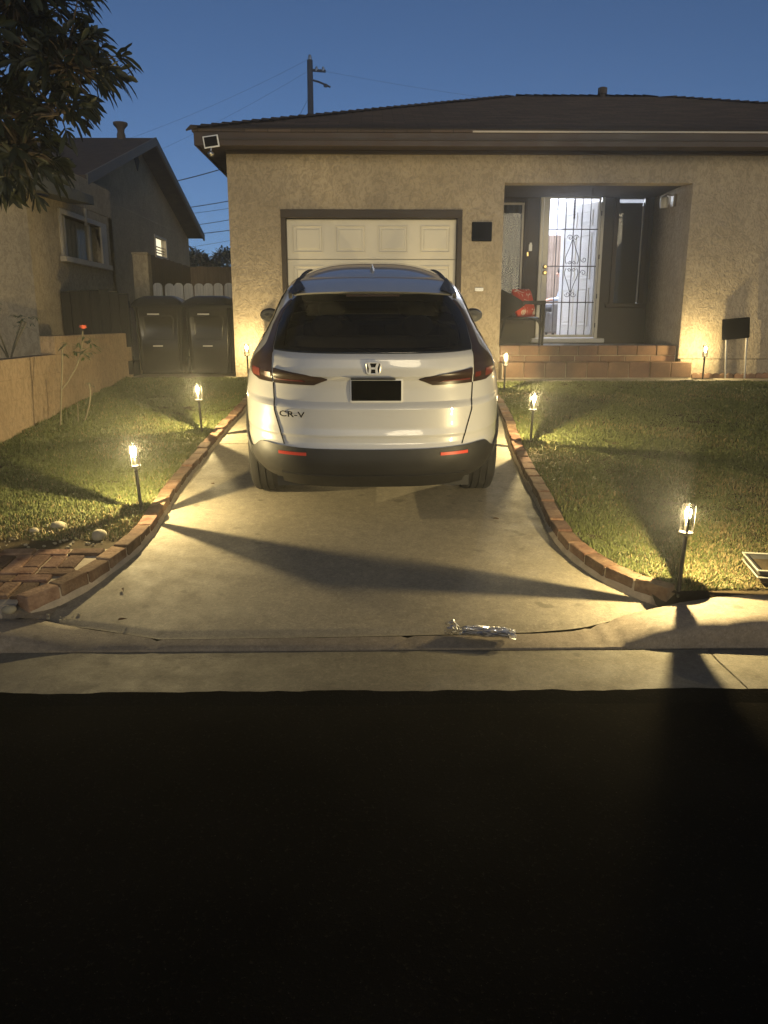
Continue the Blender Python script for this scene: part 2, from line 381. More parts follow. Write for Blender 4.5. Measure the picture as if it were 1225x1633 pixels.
# lawns (earth under the grass)
def lawn_rows(side):
    rows = []
    for Y in np.linspace(3.86 if side > 0 else 4.50, 10.75 if side > 0 else 11.15, 70):
        if side > 0: xl, xr = xat(KR, max(Y, 3.9)) + .05, 12.0
        else: xl, xr = -3.5, xat(KL, Y) - .05
        if side > 0 and Y < 3.92: xl = 1.66
        rows.append([(xl + (xr-xl)*u, Y, lawnz(Y) - .012 + .012*mnoise.noise((xl + (xr-xl)*u, Y*1.3, side*4.))) for u in np.linspace(0, 1, 40)])
    return rows
sheet('lawn', lawn_rows(1), M['soil']); sheet('lawn', lawn_rows(-1), M['soil'])
for xa, xb in ((1.50, 12.0),):
    rows = []
    for v in np.linspace(0, 1, 5):
        row = []
        for x in np.linspace(xa, xb, 90):
            y0 = interp(x, KB) - .03; y_ = y0 + .42*v
            row.append((x, y_, interp(abs(x), [(1.5, interp(x, KH) - .018), (1.74, interp(x, KH) - .015), (1.86, lawnz(y_) - .022)]) if v < .5 else lawnz(y_) - .022))
        rows.append(row)
    sheet('soil_strip' if xa > 0 else 'mortar_strip', rows, M['soil'] if xa > 0 else M['mortar'])
# neighbour's yard strip left of the block wall
sheet('neighbour_yard', [[(x, y, z) for x in (-30, -12, -3.56)] for y, z in [(3.8, .14), (7.4, .45), (11.5, .74), (30, .76)]], M['ground'])
# front walk, side yard slab
mb = MB(); mb.box(1.52, 3.4, 10.72, 11.12, .60, .772).box(3.408, 5.2, 10.72, 11.12, .60, .773).box(5.208, 9.9, 10.72, 11.12, .60, .771)
o = mb.build('front_walk', M['drive'], bevel=.008); o['kind'] = 'structure'
mb = MB(); mb.box(-3.5, -1.52, 11.12, 16.1, .60, .782)
o = mb.build('side_yard_slab', M['drive'], bevel=.008); o['kind'] = 'structure'

# ------------------------------------------------------------------ grass
def grass_mat():
    m, nt, b = newmat('grass_blade')
    a = N(nt, 'ShaderNodeAttribute', attribute_name='tint'); sep = N(nt, 'ShaderNodeSeparateColor'); nt.links.new(a.outputs['Color'], sep.inputs[0])
    c = mixc(nt, sep.outputs[0], (.054, .070, .018), (.105, .126, .040))
    c = mixc(nt, sep.outputs[1], c, (.25, .185, .09))
    nt.links.new(c, b.inputs['Base Color']); b.inputs['Roughness'].default_value = .6; b.inputs['Specular IOR Level'].default_value = .25
    return m
M['grass'] = grass_mat()
def make_grass(name, n, side, label):
    rng = np.random.default_rng(11 + side)
    if side > 0: Y = 3.93 + (10.70-3.93) * rng.random(n)**1.45
    else: Y = 4.72 + (11.05-4.72) * rng.random(n)**1.45
    path = KR if side > 0 else KL
    ys = np.array([p.y for p in path])[::-1]; xs = np.array([p.x for p in path])[::-1]
    e = np.interp(Y, ys, xs)
    u = rng.random(n)
    if side > 0:
        xmax = np.minimum(1.9 + .46*Y, 6.6); X = (e + .108) + (xmax - e - .108)*u
    else: X = -3.46 + (e - .108 + 3.46)*u
    # bare soil near the front of the left lawn
    hz = np.array([mnoise.noise((x*1.1, y*1.1, 3.)) for x, y in zip(X, Y)]); hf = np.array([mnoise.noise((x*6, y*6, 9.)) for x, y in zip(X, Y)])
    keep = np.ones(n, bool)
    if side < 0:
        front = np.clip((5.35 - Y)/.6, 0, 1)
        keep &= rng.random(n) > front*(.75+.4*hf)
    else:
        keep &= rng.random(n) > np.clip(hf*1.2 + hz*.7 - .15, 0, .78)
    X, Y, hz, hf = X[keep], Y[keep], hz[keep], hf[keep]; n = len(X)
    if side > 0:
        dry = np.clip(.06 + 1.0*np.clip((6.6 - Y)/2.6, 0, 1)*np.clip((X-1.35)/.9, 0, 1) + .9*hz + .35*hf, 0, 1)
    else: dry = np.clip(.06 + .7*hz + .35*hf + .5*np.clip((5.6-Y)/.8, 0, 1), 0, 1)
    isdry = rng.random(n) < dry*.8
    Z = .15 + .089*(Y-3.8) - .015
    hgt = (.016 + .026*rng.random(n)**1.5) * (1 + .8*hf + .5*hz) * np.where(isdry, .85, 1); wd = .0022 + .0022*rng.random(n); wd = wd*(1+ .09*(Y-4))
    an = rng.random(n)*2*np.pi; ln = rng.normal(0, .6, n); la = rng.random(n)*2*np.pi
    dx, dy = np.cos(an)*wd, np.sin(an)*wd
    tx, ty = np.cos(la)*ln*hgt, np.sin(la)*ln*hgt
    V = np.empty((n, 5, 3))
    V[:, 0] = np.stack([X-dx, Y-dy, Z], 1); V[:, 1] = np.stack([X+dx, Y+dy, Z], 1)
    V[:, 2] = np.stack([X+dx*.8+tx*.35, Y+dy*.8+ty*.35, Z+hgt*.6], 1); V[:, 3] = np.stack([X-dx*.8+tx*.35, Y-dy*.8+ty*.35, Z+hgt*.6], 1)
    V[:, 4] = np.stack([X+tx, Y+ty, Z+hgt*(1-.25*np.abs(np.clip(ln, -1, 1)))], 1)
    b0 = np.arange(n)*5
    F = np.stack([b0, b0+1, b0+2, b0, b0+2, b0+3, b0+3, b0+2, b0+4], 1).reshape(-1)
    me = bpy.data.meshes.new(name); me.vertices.add(n*5); me.vertices.foreach_set('co', V.reshape(-1).astype(np.float32))
    me.loops.add(n*9); me.loops.foreach_set('vertex_index', F.astype(np.int32))
    me.polygons.add(n*3); me.polygons.foreach_set('loop_start', (np.arange(n*3)*3).astype(np.int32))
    me.update(calc_edges=True)
    ca = me.color_attributes.new('tint', 'FLOAT_COLOR', 'POINT')
    c = np.zeros((n, 5, 4), np.float32); c[:, :, 0] = rng.random(n)[:, None]; c[:, :, 1] = np.where(isdry, .55+.45*rng.random(n), .12*rng.random(n))[:, None]; c[:, :, 3] = 1
    ca.data.foreach_set('color', c.reshape(-1))
    me.materials.append(M['grass'])
    o = link(name, me); tag(o, label, 'grass', kind='stuff'); return o
make_grass('grass', 300000, 1, 'mown lawn grass with dry patches right of the driveway')
make_grass('grass', 140000, -1, 'mown lawn grass between the driveway and the block wall')

# ================================================================== HOUSE
FY = 11.4; GZ = .745          # facade plane, ground at the house
H = thing('house', (4.0, FY, GZ), 'low tan stucco house with brown eaves, garage and recessed porch', 'house')
HX0, HX1, HY1, WT = -1.98, 10.0, 20.5, 3.86
GX0, GX1, GTOP = -1.264, 1.236, 3.008
PX0, PX1, PTOP, PB = 1.812, 4.41, 3.405, 12.9
b = MB(); t = .22
b.box(HX0, GX0, FY, FY+t, .55, WT).box(GX0, GX1, FY, FY+t, GTOP, WT).box(GX1, PX0, FY, FY+t, .55, WT)
b.box(PX0, PX1, FY, FY+t, PTOP, WT).box(PX1, HX1, FY+.0, FY+t, 1.035, WT)
b.box(HX0, HX0+t, FY+t, HY1, .55, WT).box(HX1-t, HX1, FY+t, HY1, .55, WT).box(HX0+t, HX1-t, HY1-t, HY1, .55, WT)
b.box(PX1, PX1+.2, FY+t, PB+.2, .55, PTOP+.2)          # right reveal
b.box(PX0-.2, PX0, FY+t, PB+.2, .55, PTOP+.2)          # left reveal
wall_o = b.build('wall', M['stucco'], H)
MB().box(PX1+.03, HX1+.0, FY-.022, FY+.2, .55, 1.028).build('foundation_band', M['stucco'], H, bevel=.008)
# porch back wall, ceiling, floor
DX0, DX1, DZ0, DZ1 = 2.625, 3.625, 1.30, 3.50          # security door outside frame
b = MB(); yb = PB
W1 = (1.70, 2.43, 1.55, 3.43)      # left window opening x0,x1,z0,z1
W2 = (3.83, 4.29, 1.84, 3.43)
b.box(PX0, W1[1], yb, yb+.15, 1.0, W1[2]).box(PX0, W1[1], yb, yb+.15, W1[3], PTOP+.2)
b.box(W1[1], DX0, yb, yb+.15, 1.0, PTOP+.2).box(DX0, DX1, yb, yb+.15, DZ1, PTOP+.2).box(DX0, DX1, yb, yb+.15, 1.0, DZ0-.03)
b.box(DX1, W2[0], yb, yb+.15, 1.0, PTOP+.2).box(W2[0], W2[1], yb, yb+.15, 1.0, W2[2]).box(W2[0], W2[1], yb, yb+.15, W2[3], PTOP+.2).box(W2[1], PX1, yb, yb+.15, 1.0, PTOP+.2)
b.build('porch_back_wall', M['porchshade'], H)
MB().box(PX0, PX1, FY+t, PB, PTOP+.03, PTOP+.1).build('porch_ceiling', M['porchshade'], H)
MB().box(PX0+.004, PX1-.004, FY+.12, PB, .6, 1.212).build('porch_floor', M['porchfloor'], H)
# soffit, fascia, gutter edge
EO = .45
ex0, ex1, ey0, ey1 = HX0-.33, HX1+.4, FY-EO, HY1+EO
EZ = 3.965; SL = .3365
b = MB(); b.box(ex0+.03, ex1-.03, ey0+.03, FY-.002, 3.80, 3.83).box(ex0+.03, HX0-.002, FY, ey1-.03, 3.80, 3.83).box(HX1+.002, ex1-.03, FY, ey1-.03, 3.80, 3.83)
b.build('soffit', M['trim'], H)
b = MB(); b.box(ex0, ex1, ey0, ey0+.028, 3.775, 3.935).box(ex0, ex0+.028, ey0+.03, ey1, 3.775, 3.935).box(ex1-.028, ex1, ey0+.03, ey1, 3.775, 3.935)
fo = b.build('fascia', M['fascia'], H, bevel=.003)
MB().box(ex0+.1, ex1, ey0-.012, ey0-.002, 3.84, 3.862).build('fascia_moulding', M['trim'], H)
MB().box(HX0, HX1, FY-.06, FY-.004, 3.755, 3.80).build('frieze_board', M['trim'], H, bevel=.004)
b = MB(); b.box(1.3, ex1, ey0-.022, ey0-.004, 3.936, 3.956); b.build('drip_edge', M['paleedge'], H)
# hip roof
mid = (ey0+ey1)/2; run = mid-ey0; RZ = EZ + SL*run
rxa, rxb = ex0+run, ex1-run
b = MB()
A, B_, C_, D = (ex0-.02, ey0-.02, EZ), (ex1+.02, ey0-.02, EZ), (ex1+.02, ey1+.02, EZ), (ex0-.02, ey1+.02, EZ)
E1, E2 = (rxa, mid, RZ), (rxb, mid, RZ)
low = [(p[0], p[1], p[2]-.028) for p in (A, B_, C_, D)]
b.add([A, B_, C_, D, E1, E2] + low, [(0,1,5,4), (1,2,5), (2,3,4,5), (3,0,4), (0,6,7,1), (1,7,8,2), (2,8,9,3), (3,9,6,0), (6,9,8,7)])
m, nt, bs = newmat('shingle_field'); co = coords(nt, True)
wv = N(nt, 'ShaderNodeTexBrick'); wv.inputs['Scale'].default_value = 1; wv.inputs['Brick Width'].default_value = .3; wv.inputs['Row Height'].default_value = .14; wv.inputs['Mortar Size'].default_value = .006
wv.inputs['Color1'].default_value = (.125, .090, .070, 1); wv.inputs['Color2'].default_value = (.065, .049, .040, 1); wv.inputs['Mortar'].default_value = (.03, .025, .02, 1)
nt.links.new(co, wv.inputs['Vector']); nn = noise(nt, co, 60, 3); n0 = noise(nt, co, 1.2, 4)
cc = mixc(nt, ramp(nt, nn, .3, .7, 0, .5), wv.outputs['Color'], (.07, .055, .045)); cc = mixc(nt, ramp(nt, n0, .3, .7, 0, .35), cc, (.07, .058, .048))
nt.links.new(cc, bs.inputs['Base Color']); bs.inputs['Roughness'].default_value = .95; bs.inputs['Specular IOR Level'].default_value = .1
bump(nt, bs, wv.outputs['Color'], .6, .01)
M['shfield'] = m
roof = b.build('roof', m, H)
# shingle courses along the eave (each course a proud strip)
b = MB()
nvec = Vector((0, -SL, 1)).normalized(); sv = Vector((0, 1, SL)).normalized()
for k in range(38):
    s0 = k*.145; y0 = ey0 - .025 + sv.y*s0; z0 = EZ + sv.z*s0; ins = sv.y*s0
    x0, x1 = ex0 - .02 + ins, ex1 + .02 - ins
    if y0 > mid-.1: break
    n = int((x1-x0)/.3)
    lift = .012
    p = lambda x, s, l: (x, ey0-.025 + sv.y*(s0+s) + nvec.y*l, EZ + sv.z*(s0+s) + nvec.z*l)
    vs = []; fs = []
    b.add([p(x0, 0, .002), p(x1, 0, .002), p(x1, 0, lift), p(x0, 0, lift), p(x1-.13, .15, .004), p(x0+.13, .15, .004)], [(0,1,2,3), (3,2,4,5)])
sh = b.build('shingle_courses', M['shfield'], roof); sh['kind'] = 'stuff'
# hip and ridge caps one by one
def caps(p0, p1, nm='hip_cap'):
    p0, p1 = Vector(p0), Vector(p1); d = p1-p0; L = d.length; d.normalize(); n = int(L/.17)
    side = d.cross(Vector((0,0,1))).normalized(); upv = side.cross(d).normalized()
    mbc = MB(); l = .30; hw = .13
    mbc.add([(-hw, 0, .006), (0, 0, .045), (hw, 0, .006), (-hw, l, -.02), (0, l, .012), (hw, l, -.02), (-hw, 0, -.012), (hw, 0, -.012)], [(0,1,4,3), (1,2,5,4), (0,6,7,2,1)])
    me = mbc.mesh(nm, M['shingle'])
    for k in range(n):
        o = link(nm, me, roof); q = p0 + d*(k*.17)
        mm = Matrix((side, d, upv)).transposed().to_4x4(); mm.translation = q + upv*.006
        o.matrix_parent_inverse = wm(roof).inverted(); o.matrix_basis = mm
caps(A, E1); caps(B_, E2); caps(E1, E2, 'ridge_cap')
vp = MB(); vp.lathe([(.06, 0), (.06, .10), (.085, .105), (.085, .21), (.05, .225)], 14, (4.27, mid-.15, RZ-.10)); vp.build('vent_pipe', M['shingle'], roof, smooth=True)

# garage door frame and door
b = MB(); fw = .062
b.box(GX0-.005, GX0+fw, FY-.025, FY+.12, .62, GTOP-fw).box(GX1-fw, GX1+.005, FY-.025, FY+.12, .62, GTOP-fw).box(GX0-.005, GX1+.005, FY-.026, FY+.121, GTOP-fw, GTOP+.045)
b.build('garage_frame', M['trim'], H, bevel=.005)
gd = MB(); gx0, gx1 = GX0+fw, GX1-fw; gz1 = GTOP-fw-.004; gz0 = .80; sh_ = (gz1-gz0)/4
gdoor = MB().box(gx0, gx1, FY+.115, FY+.135, gz0, gz1).build('garage_door', M['garage'], H)
secm = MB().box(gx0+.002, gx1-.002, FY+.085, FY+.114, .004, sh_-.004).mesh('door_section', M['garage'], bevel=.004)
pw = (gx1-gx0)/4
pm = MB()   # raised panel: groove frame and fielded centre
def ring(mbb, x0, x1, z0, z1, prof_):
    loops = []
    for ins, y in prof_:
        loops.append([(x0+ins, y, z0+ins), (x1-ins, y, z0+ins), (x1-ins, y, z1-ins), (x0+ins, y, z1-ins)])
    base = [p for l in loops for p in l]; fs = []
    for i in range(len(loops)-1):
        for j in range(4): fs.append((i*4+j, i*4+(j+1)%4, (i+1)*4+(j+1)%4, (i+1)*4+j))
    fs.append(tuple((len(loops)-1)*4+j for j in range(4)))
    mbb.add(base, fs)
ring(pm, .085, pw-.085, .085, sh_-.085, [(0, 0), (0, -.010), (.014, -.013), (.026, -.003), (.045, -.003), (.06, -.010)])
pme = pm.mesh('raised_panel', M['garage'])
for k in range(4):
    s_ = link('door_section', secm, gdoor); s_.location = (0, 0, gz0 + k*sh_)
    for j in range(4):
        p_ = link('raised_panel', pme, s_); p_.matrix_parent_inverse = wm(s_).inverted(); p_.location = (gx0 + j*pw, FY+.0852, gz0+k*sh_)
# mailbox slot plate, number plaque
mb = MB().box(1.44, 1.56, FY-.02, FY, 1.975, 2.02).box(1.45, 1.55, FY-.026, FY-.018, 1.972, 1.995); mb.build('mail_slot', M['white'], H, bevel=.005)
pq = MB().box(1.375, 1.655, FY-.025, FY-.002, 2.64, 2.895).build('number_plaque', plain('plaque_black', (.002, .002, .002), .95, spec=.0), H, bevel=.012, seg=2)
pq['label'] = 'plain black square plaque on the stucco beside the garage'

# left porch window with curtain
b = MB(); x0, x1, z0, z1 = W1; fr = .05
b.box(PX0, x1, yb-.03, yb+.05, z1-fr, z1).box(x1-fr, x1, yb-.03, yb+.05, z0, z1-fr).box(PX0, x1, yb-.04, yb+.05, z0-.03, z0+.03)
wn1 = b.build('window', M['trim'], H, bevel=.004)
wn1['label'] = 'curtained window left of the door'
b = MB(); b.box(PX0+.01, x1-fr-.004, yb+.0, yb+.03, z1-fr-.05, z1-fr-.02).box(x1-fr-.035, x1-fr-.008, yb+.0, yb+.03, z0+.03, z1-fr-.05)
b.build('sash', M['paleedge'], wn1)
MB().box(PX0, x1-fr, yb+.035, yb+.04, z0+.03, z1-fr).build('pane', M['winglass'], wn1)
def curtain(x0, x1, z0, z1, y, amp=.025, n=60, fold=9):
    return MB().grid(lambda u, v: (x0+(x1-x0)*u, y + amp*math.sin(u*fold*2*math.pi + .8*math.sin(v*3))*(.6+.4*v), z0+(z1-z0)*v), n, 8)
curtain(PX0-.05, x1, z0-.05, z1, yb+.12, .02, 90, 7).build('curtain', M['curtain'], wn1, smooth=True)
# right porch window with blind: light leaks over its top
b = MB(); x0, x1, z0, z1 = W2
b.box(x0-.04, x0+.03, yb-.02, yb+.06, z0, z1).box(x1-.03, x1+.05, yb-.02, yb+.06, z0, z1).box(x0-.04, x1+.05, yb-.021, yb+.06, z1, z1+.05).box(x0-.10, x1+.10, yb-.05, yb+.06, z0-.06, z0)
wn2 = b.build('window', M['trim'], H, bevel=.004); wn2['label'] = 'narrow window right of the door with its blind down'
MB().box(x0+.03, x1-.03, yb+.03, yb+.035, z0, z1).build('pane', M['winglass'], wn2)
MB().box(x1-.055, x1-.04, yb+.0, yb+.028, z0+.02, z1-.12).build('sash', M['paleedge'], wn2)
bl = MB()
for k in range(36): bl.obox((( x0+x1)/2, yb+.09, z0+.02+k*.0425), (x1-x0-.07, .004, .046), Matrix.Rotation(R(12), 3, 'X'))
bl.build('blind', M['blind'], wn2)
# security door
b = MB(); f_ = .05
b.box(DX0, DX0+f_, yb-.045, yb+.02, DZ0, DZ1).box(DX1-f_, DX1, yb-.045, yb+.02, DZ0, DZ1).box(DX0, DX1, yb-.046, yb+.021, DZ1-f_, DZ1+.004)
M['creamframe'] = mat('cream_door_frame', (.50, .47, .40), .5, .1, 5, 50, .05, world=True)
dframe = b.build('door_frame', M['creamframe'], H, bevel=.004)
MB().box(DX0-.08, DX1+.10, yb-.13, yb+.15, DZ0-.075, DZ0-.005).build('threshold', M['creamframe'], H, bevel=.01)
sd = MB(); ix0, ix1, iz0, iz1 = DX0+f_+.006, DX1-f_-.006, DZ0+.012, DZ1-f_-.006
for q in ((ix0, ix0+.085, iz0, iz1), (ix1-.028, ix1, iz0, iz1), (ix0+.085, ix1-.028, iz1-.03, iz1), (ix0+.085, ix1-.028, iz0, iz0+.04)):
    sd.box(q[0], q[1], yb-.04, yb-.008, q[2], q[3])
secd = sd.build('security_door', M['creamframe'], H, bevel=.003)
M['bar'] = plain('dark_bar', (.045, .04, .045), .5)
vx = [ix0+.085 + (ix1-.028-ix0-.085)*k/6 for k in range(1, 6)]
barm = MB().tube([(0, 0, iz0+.04), (0, 0, iz1-.03)], .0075, 6).mesh('bar', M['bar'])
for x in vx:
    o = link('bar', barm, secd); o.location = (x, yb-.024, 0)
rzs = [iz0 + (iz1-iz0)*k for k in (.255, .515, .775)]
railm = MB().tube([(ix0+.085, 0, 0), (ix1-.028, 0, 0)], .0085, 6).mesh('rail', M['bar'])
for z in rzs:
    o = link('rail', railm, secd); o.location = (0, yb-.026, z)
def scroll(cx_, cz_, r0, turns, dirn, start):
    return [(cx_ + (r0*(1-.8*k/24))*math.cos(start + dirn*turns*2*math.pi*k/24), yb-.03, cz_ + (r0*(1-.8*k/24))*math.sin(start + dirn*turns*2*math.pi*k/24)) for k in range(25)]
cx_ = vx[2]; cz_ = rzs[1]; b = MB()
for s in (-1, 1):
    for tz in (-1, 1):
        arc = spline([(cx_ + s*.010, yb-.03, cz_ + tz*.40), (cx_ + s*.05, yb-.03, cz_+tz*.27), (cx_ + s*.105, yb-.03, cz_ + tz*.12), (cx_ + s*.085, yb-.03, cz_+tz*.03)], 6)
        b.tube(arc, .006, 6)
        b.tube(scroll(cx_ + s*.045, cz_ + tz*.43, .045, 1.3, s*tz, math.pi/2*(1-s)+math.pi*0), .005, 5)
        b.tube(scroll(cx_ + s*.035, cz_ + tz*.06, .03, 1.2, -s*tz, math.pi/2*(1-s)), .005, 5)
b.build('scroll', M['bar'], secd, smooth=True)
b = MB()
for tz in (-1, 1): b.tube(scroll(vx[3]+.06, cz_+tz*.10, .045, 1.2, tz, math.pi), .005, 5)
b.build('scroll', M['bar'], secd, smooth=True)
b = MB(); b.tube([(vx[2], yb-.03, iz1-.03), (vx[2], yb-.03, iz1-.33)], .013, 6)
for k in range(7): b.ball((vx[2], yb-.03, iz1-.06-k*.04), .017, 8, 6)
b.build('twisted_finial', M['bar'], secd)
for zz, rr in ((2.40, .028), (2.31, .032)):
    b = MB(); b.lathe([(rr*1.15, .0), (rr*1.15, .008), (rr*.6, .02), (rr*.9, .035), (rr*.7, .05)], 14, (0, 0, 0), 'y')
    me = b.mesh('lock' if zz > 2.35 else 'knob', M['brass'], smooth=True); o = link('lock' if zz > 2.35 else 'knob', me, secd, rot=(0, 0, math.pi)); o.location = (ix0+.045, yb-.04, zz)
for zz in (1.5, 1.95, 2.55, 3.2): MB().tube([(DX1-f_+.002, yb-.05, zz-.035), (DX1-f_+.002, yb-.05, zz+.035)], .009, 8).build('hinge', M['bar'], secd)
# bell boxes beside the door
MB().box(2.465, 2.515, yb-.03, yb, 2.64, 2.74).box(2.472, 2.508, yb-.034, yb-.028, 2.74, 2.765).build('doorbell', M['white'], H, bevel=.005)
MB().box(2.435, 2.462, yb-.025, yb, 2.56, 2.625).build('bell_button', M['brass'], H, bevel=.004)
# inner six panel door standing open
hx, hy = 3.575, yb+.12; fx, fy = 3.196, 13.80
dang = math.atan2(fy-hy, fx-hx); dw = math.hypot(fx-hx, fy-hy)
idr = thing('inner', (hx, hy, DZ0+.01), None, None, rot=(0, 0, dang)); idr.name = 'inner_door'; idr.parent = H; idr.matrix_parent_inverse = wm(H).inverted()
MB().box(0, dw, -.02, .02, 0, 2.08).build('door_leaf', M['white'], idr, bevel=.003, local=True)
for k, (z0, z1) in enumerate(((.18, .78), (.92, 1.62), (1.74, 1.98))):
    for j in range(2):
        x0 = .10 + j*(dw-.10)/2*.98; x1 = x0 + (dw-.28)/2
        for sgn in (1, -1):
            b = MB(); ring(b, x0, x1, z0, z1, [(0, 0), (0, -.012), (.02, -.014), (.032, -.002), (.05, -.002), (.07, -.010)])
            b.v = [(q[0], sgn*(-q[1]+.0202), q[2]) for q in b.v]
            b.build('door_panel', M['white'], idr, local=True)
# lit room behind the door
b = MB(); RX0, RX1, RY1, RZ0, RZ1 = 2.0, 6.2, 16.5, 1.28, 3.72
b.box(RX0-.1, RX0, yb+.15, RY1, RZ0, RZ1).box(RX1, RX1+.1, yb+.15, RY1, RZ0, RZ1).box(RX0-.1, RX1+.1, RY1, RY1+.1, RZ0, RZ1)
b.box(PX1, RX1+.1, yb+.15, yb+.2, RZ0, RZ1)
b.build('room_wall', M['roomwall'], H)
MB().box(RX0-.1, RX1+.1, yb+.151, RY1+.1, RZ0-.08, RZ0).build('room_floor', M['roomfloor'], H)
MB().box(RX0-.1, RX1+.1, yb+.151, RY1+.1, RZ1, RZ1+.05).build('room_ceiling', M['roomwall'], H)
lampp = MB().lathe([(.16, 0), (.17, .03), (.12, .07)], 20, (3.3, 14.3, RZ1-.075)); lo = lampp.build('ceiling_light', plain('lit_diffuser', (.9, .92, 1), .5, emit=6.0, ecol=(.90, .93, 1.0)), smooth=True)
tag(lo, 'round lit ceiling light inside the room behind the barred door', 'ceiling light')
ld = bpy.data.lights.new('room_light', 'POINT'); ld.energy = 420; ld.color = (.80, .86, 1.0); ld.shadow_soft_size = .12
l_ = bpy.data.objects.new('room_light', ld); col.objects.link(l_); l_.location = (0, 0, 0); l_.parent = lo; l_.location = (3.3, 14.3, RZ1-.20)
dr = curtain(2.9, 4.4, RZ0+.03, 3.24, RY1-.08, .03, 120, 14).build('drape', M['drape'], smooth=True)
tag(dr, 'brown drape hanging on the far wall of the lit room', 'drape')
# brick porch steps
st = thing('brick_steps', (3.1, 11.2, .77), 'two shallow brick steps up to the porch, below the chair', 'steps')
MB().box(PX0-.0, PX1-.03, FY+.015, FY+.11, .60, 1.20).build('step_core', M['mortar'], st)
MB().box(PX0-.0, 4.455, 11.075, FY+.012, .60, .985).build('step_core', M['mortar'], st)
def brick_row(x0, x1, y0, y1, z0, z1, n, parent, m, gap=.010, bev=.007, nm='brick', jit=.004):
    wdt = (x1-x0)/n
    me = MB().box(gap/2, wdt-gap/2, 0, y1-y0, 0, z1-z0).mesh(nm, m, bevel=bev)
    for k in range(n):
        o = link(nm, me, parent); o.location = (x0+k*wdt + random.uniform(-jit, jit)*.5, y0+random.uniform(-jit, jit), z0+random.uniform(-jit, jit)*.5)
brick_row(PX0+.01, PX1-.04, FY-.01, FY+.14, 1.085, 1.222, 9, st, M['stepbrick'])
brick_row(PX0+.01, PX1-.04, FY+.005, FY+.10, .995, 1.075, 7, st, M['stepbrick'])
brick_row(PX0+.01, 4.49, 11.055, 11.20, .79, 1.0, 9, st, M['stepbrick'])
brick_row(PX0+.01, 4.47, 11.205, FY+.002, .90, .998, 9, st, M['stepbrick'])

# ================================================================== BRICK EDGING, PAVING, BLOCK WALL
def edging(path, side, label):
    pts = [Vector((p.x, p.y, 0)) for p in path]
    if side < 0: pass
    root = thing('brick_edging', (pts[len(pts)//2].x, pts[len(pts)//2].y, drv(pts[len(pts)//2].y)), label, 'edging', 'brick edgings along the driveway')
    L = [0]
    for a, b in zip(pts, pts[1:]): L.append(L[-1] + (b-a).length)
    def at(s):
        s = max(0, min(L[-1], s)); i = max(0, min(len(pts)-2, int(np.searchsorted(L, s))-1))
        t_ = (s-L[i])/max(1e-6, L[i+1]-L[i]); return pts[i].lerp(pts[i+1], t_)
    bl = .205; n = round(L[-1]/bl); bl = L[-1]/n; meshes = []
    for v in range(4):
        b = MB(); hw_ = .047
        b.box(-hw_, hw_, -bl/2+.006, bl/2-.006, -.17, 0); me = b.mesh('brick', M['brick'], bevel=.010, seg=2)
        for q in me.vertices:
            q.co.x += .004*mnoise.noise((q.co.x*30, q.co.y*30, v*5.)); q.co.z += .005*mnoise.noise((q.co.x*25, q.co.y*25, v*9.))
        meshes.append(me)
    core = []
    for k in range(n):
        a = at(k*bl); c = at((k+1)*bl); d = (c-a).normalized(); nrm = Vector((d.y, -d.x, 0)) * (-1 if side > 0 else 1)
        if nrm.x*side < 0: nrm = -nrm
        p = (a+c)/2 + nrm*.052; z = lawnz(p.y) + .012
        o = link('brick', meshes[k % 4], root)
        o.location = (p.x + random.uniform(-.004, .004), p.y, z + random.uniform(-.006, .006))
        o.rotation_euler = (math.atan(.089)*(-d.y if d.y < 0 else d.y)*1.0 * (1 if d.y > 0 else -1) + random.uniform(-.02, .02), random.uniform(-.03, .03), math.atan2(-d.x, d.y) + random.uniform(-.025, .025))
    rowsA = []
    for k in range(0, int(L[-1]/.05)+1):
        s = min(k*.05, n*bl-.01); a = at(s); d = (at(s+.02)-at(s-.02)).normalized(); nrm = Vector((d.y, -d.x, 0))
        if nrm.x*side < 0: nrm = -nrm
        p0 = a + nrm*.012; p1 = a + nrm*.092; z = lawnz(a.y) - .001 + .003*mnoise.noise((a.x*20, a.y*20, 0))
        e0 = a - nrm*(.012+.01*mnoise.noise((a.x*7, a.y*7, 3.)))
        rowsA.append([(e0.x, e0.y, drv(e0.y)-.01), (e0.x+nrm.x*.01, e0.y+nrm.y*.01, drv(e0.y)+.018), (p0.x, p0.y, drv(p0.y)+.03), (p0.x, p0.y, z), (p1.x, p1.y, z), (p1.x, p1.y, z-.12)])
    b = MB(); b.add([p for r in rowsA for p in r], [(i*6+j, i*6+j+1, (i+1)*6+j+1, (i+1)*6+j) for i in range(len(rowsA)-1) for j in range(5)])
    b.build('mortar_bed', M['mortar'], root, smooth=True)
edging(KR, 1, 'curved red brick edging between the driveway and the right-hand lawn')
edging(KL, -1, 'red brick edging between the driveway and the left lawn, ending at the paving')
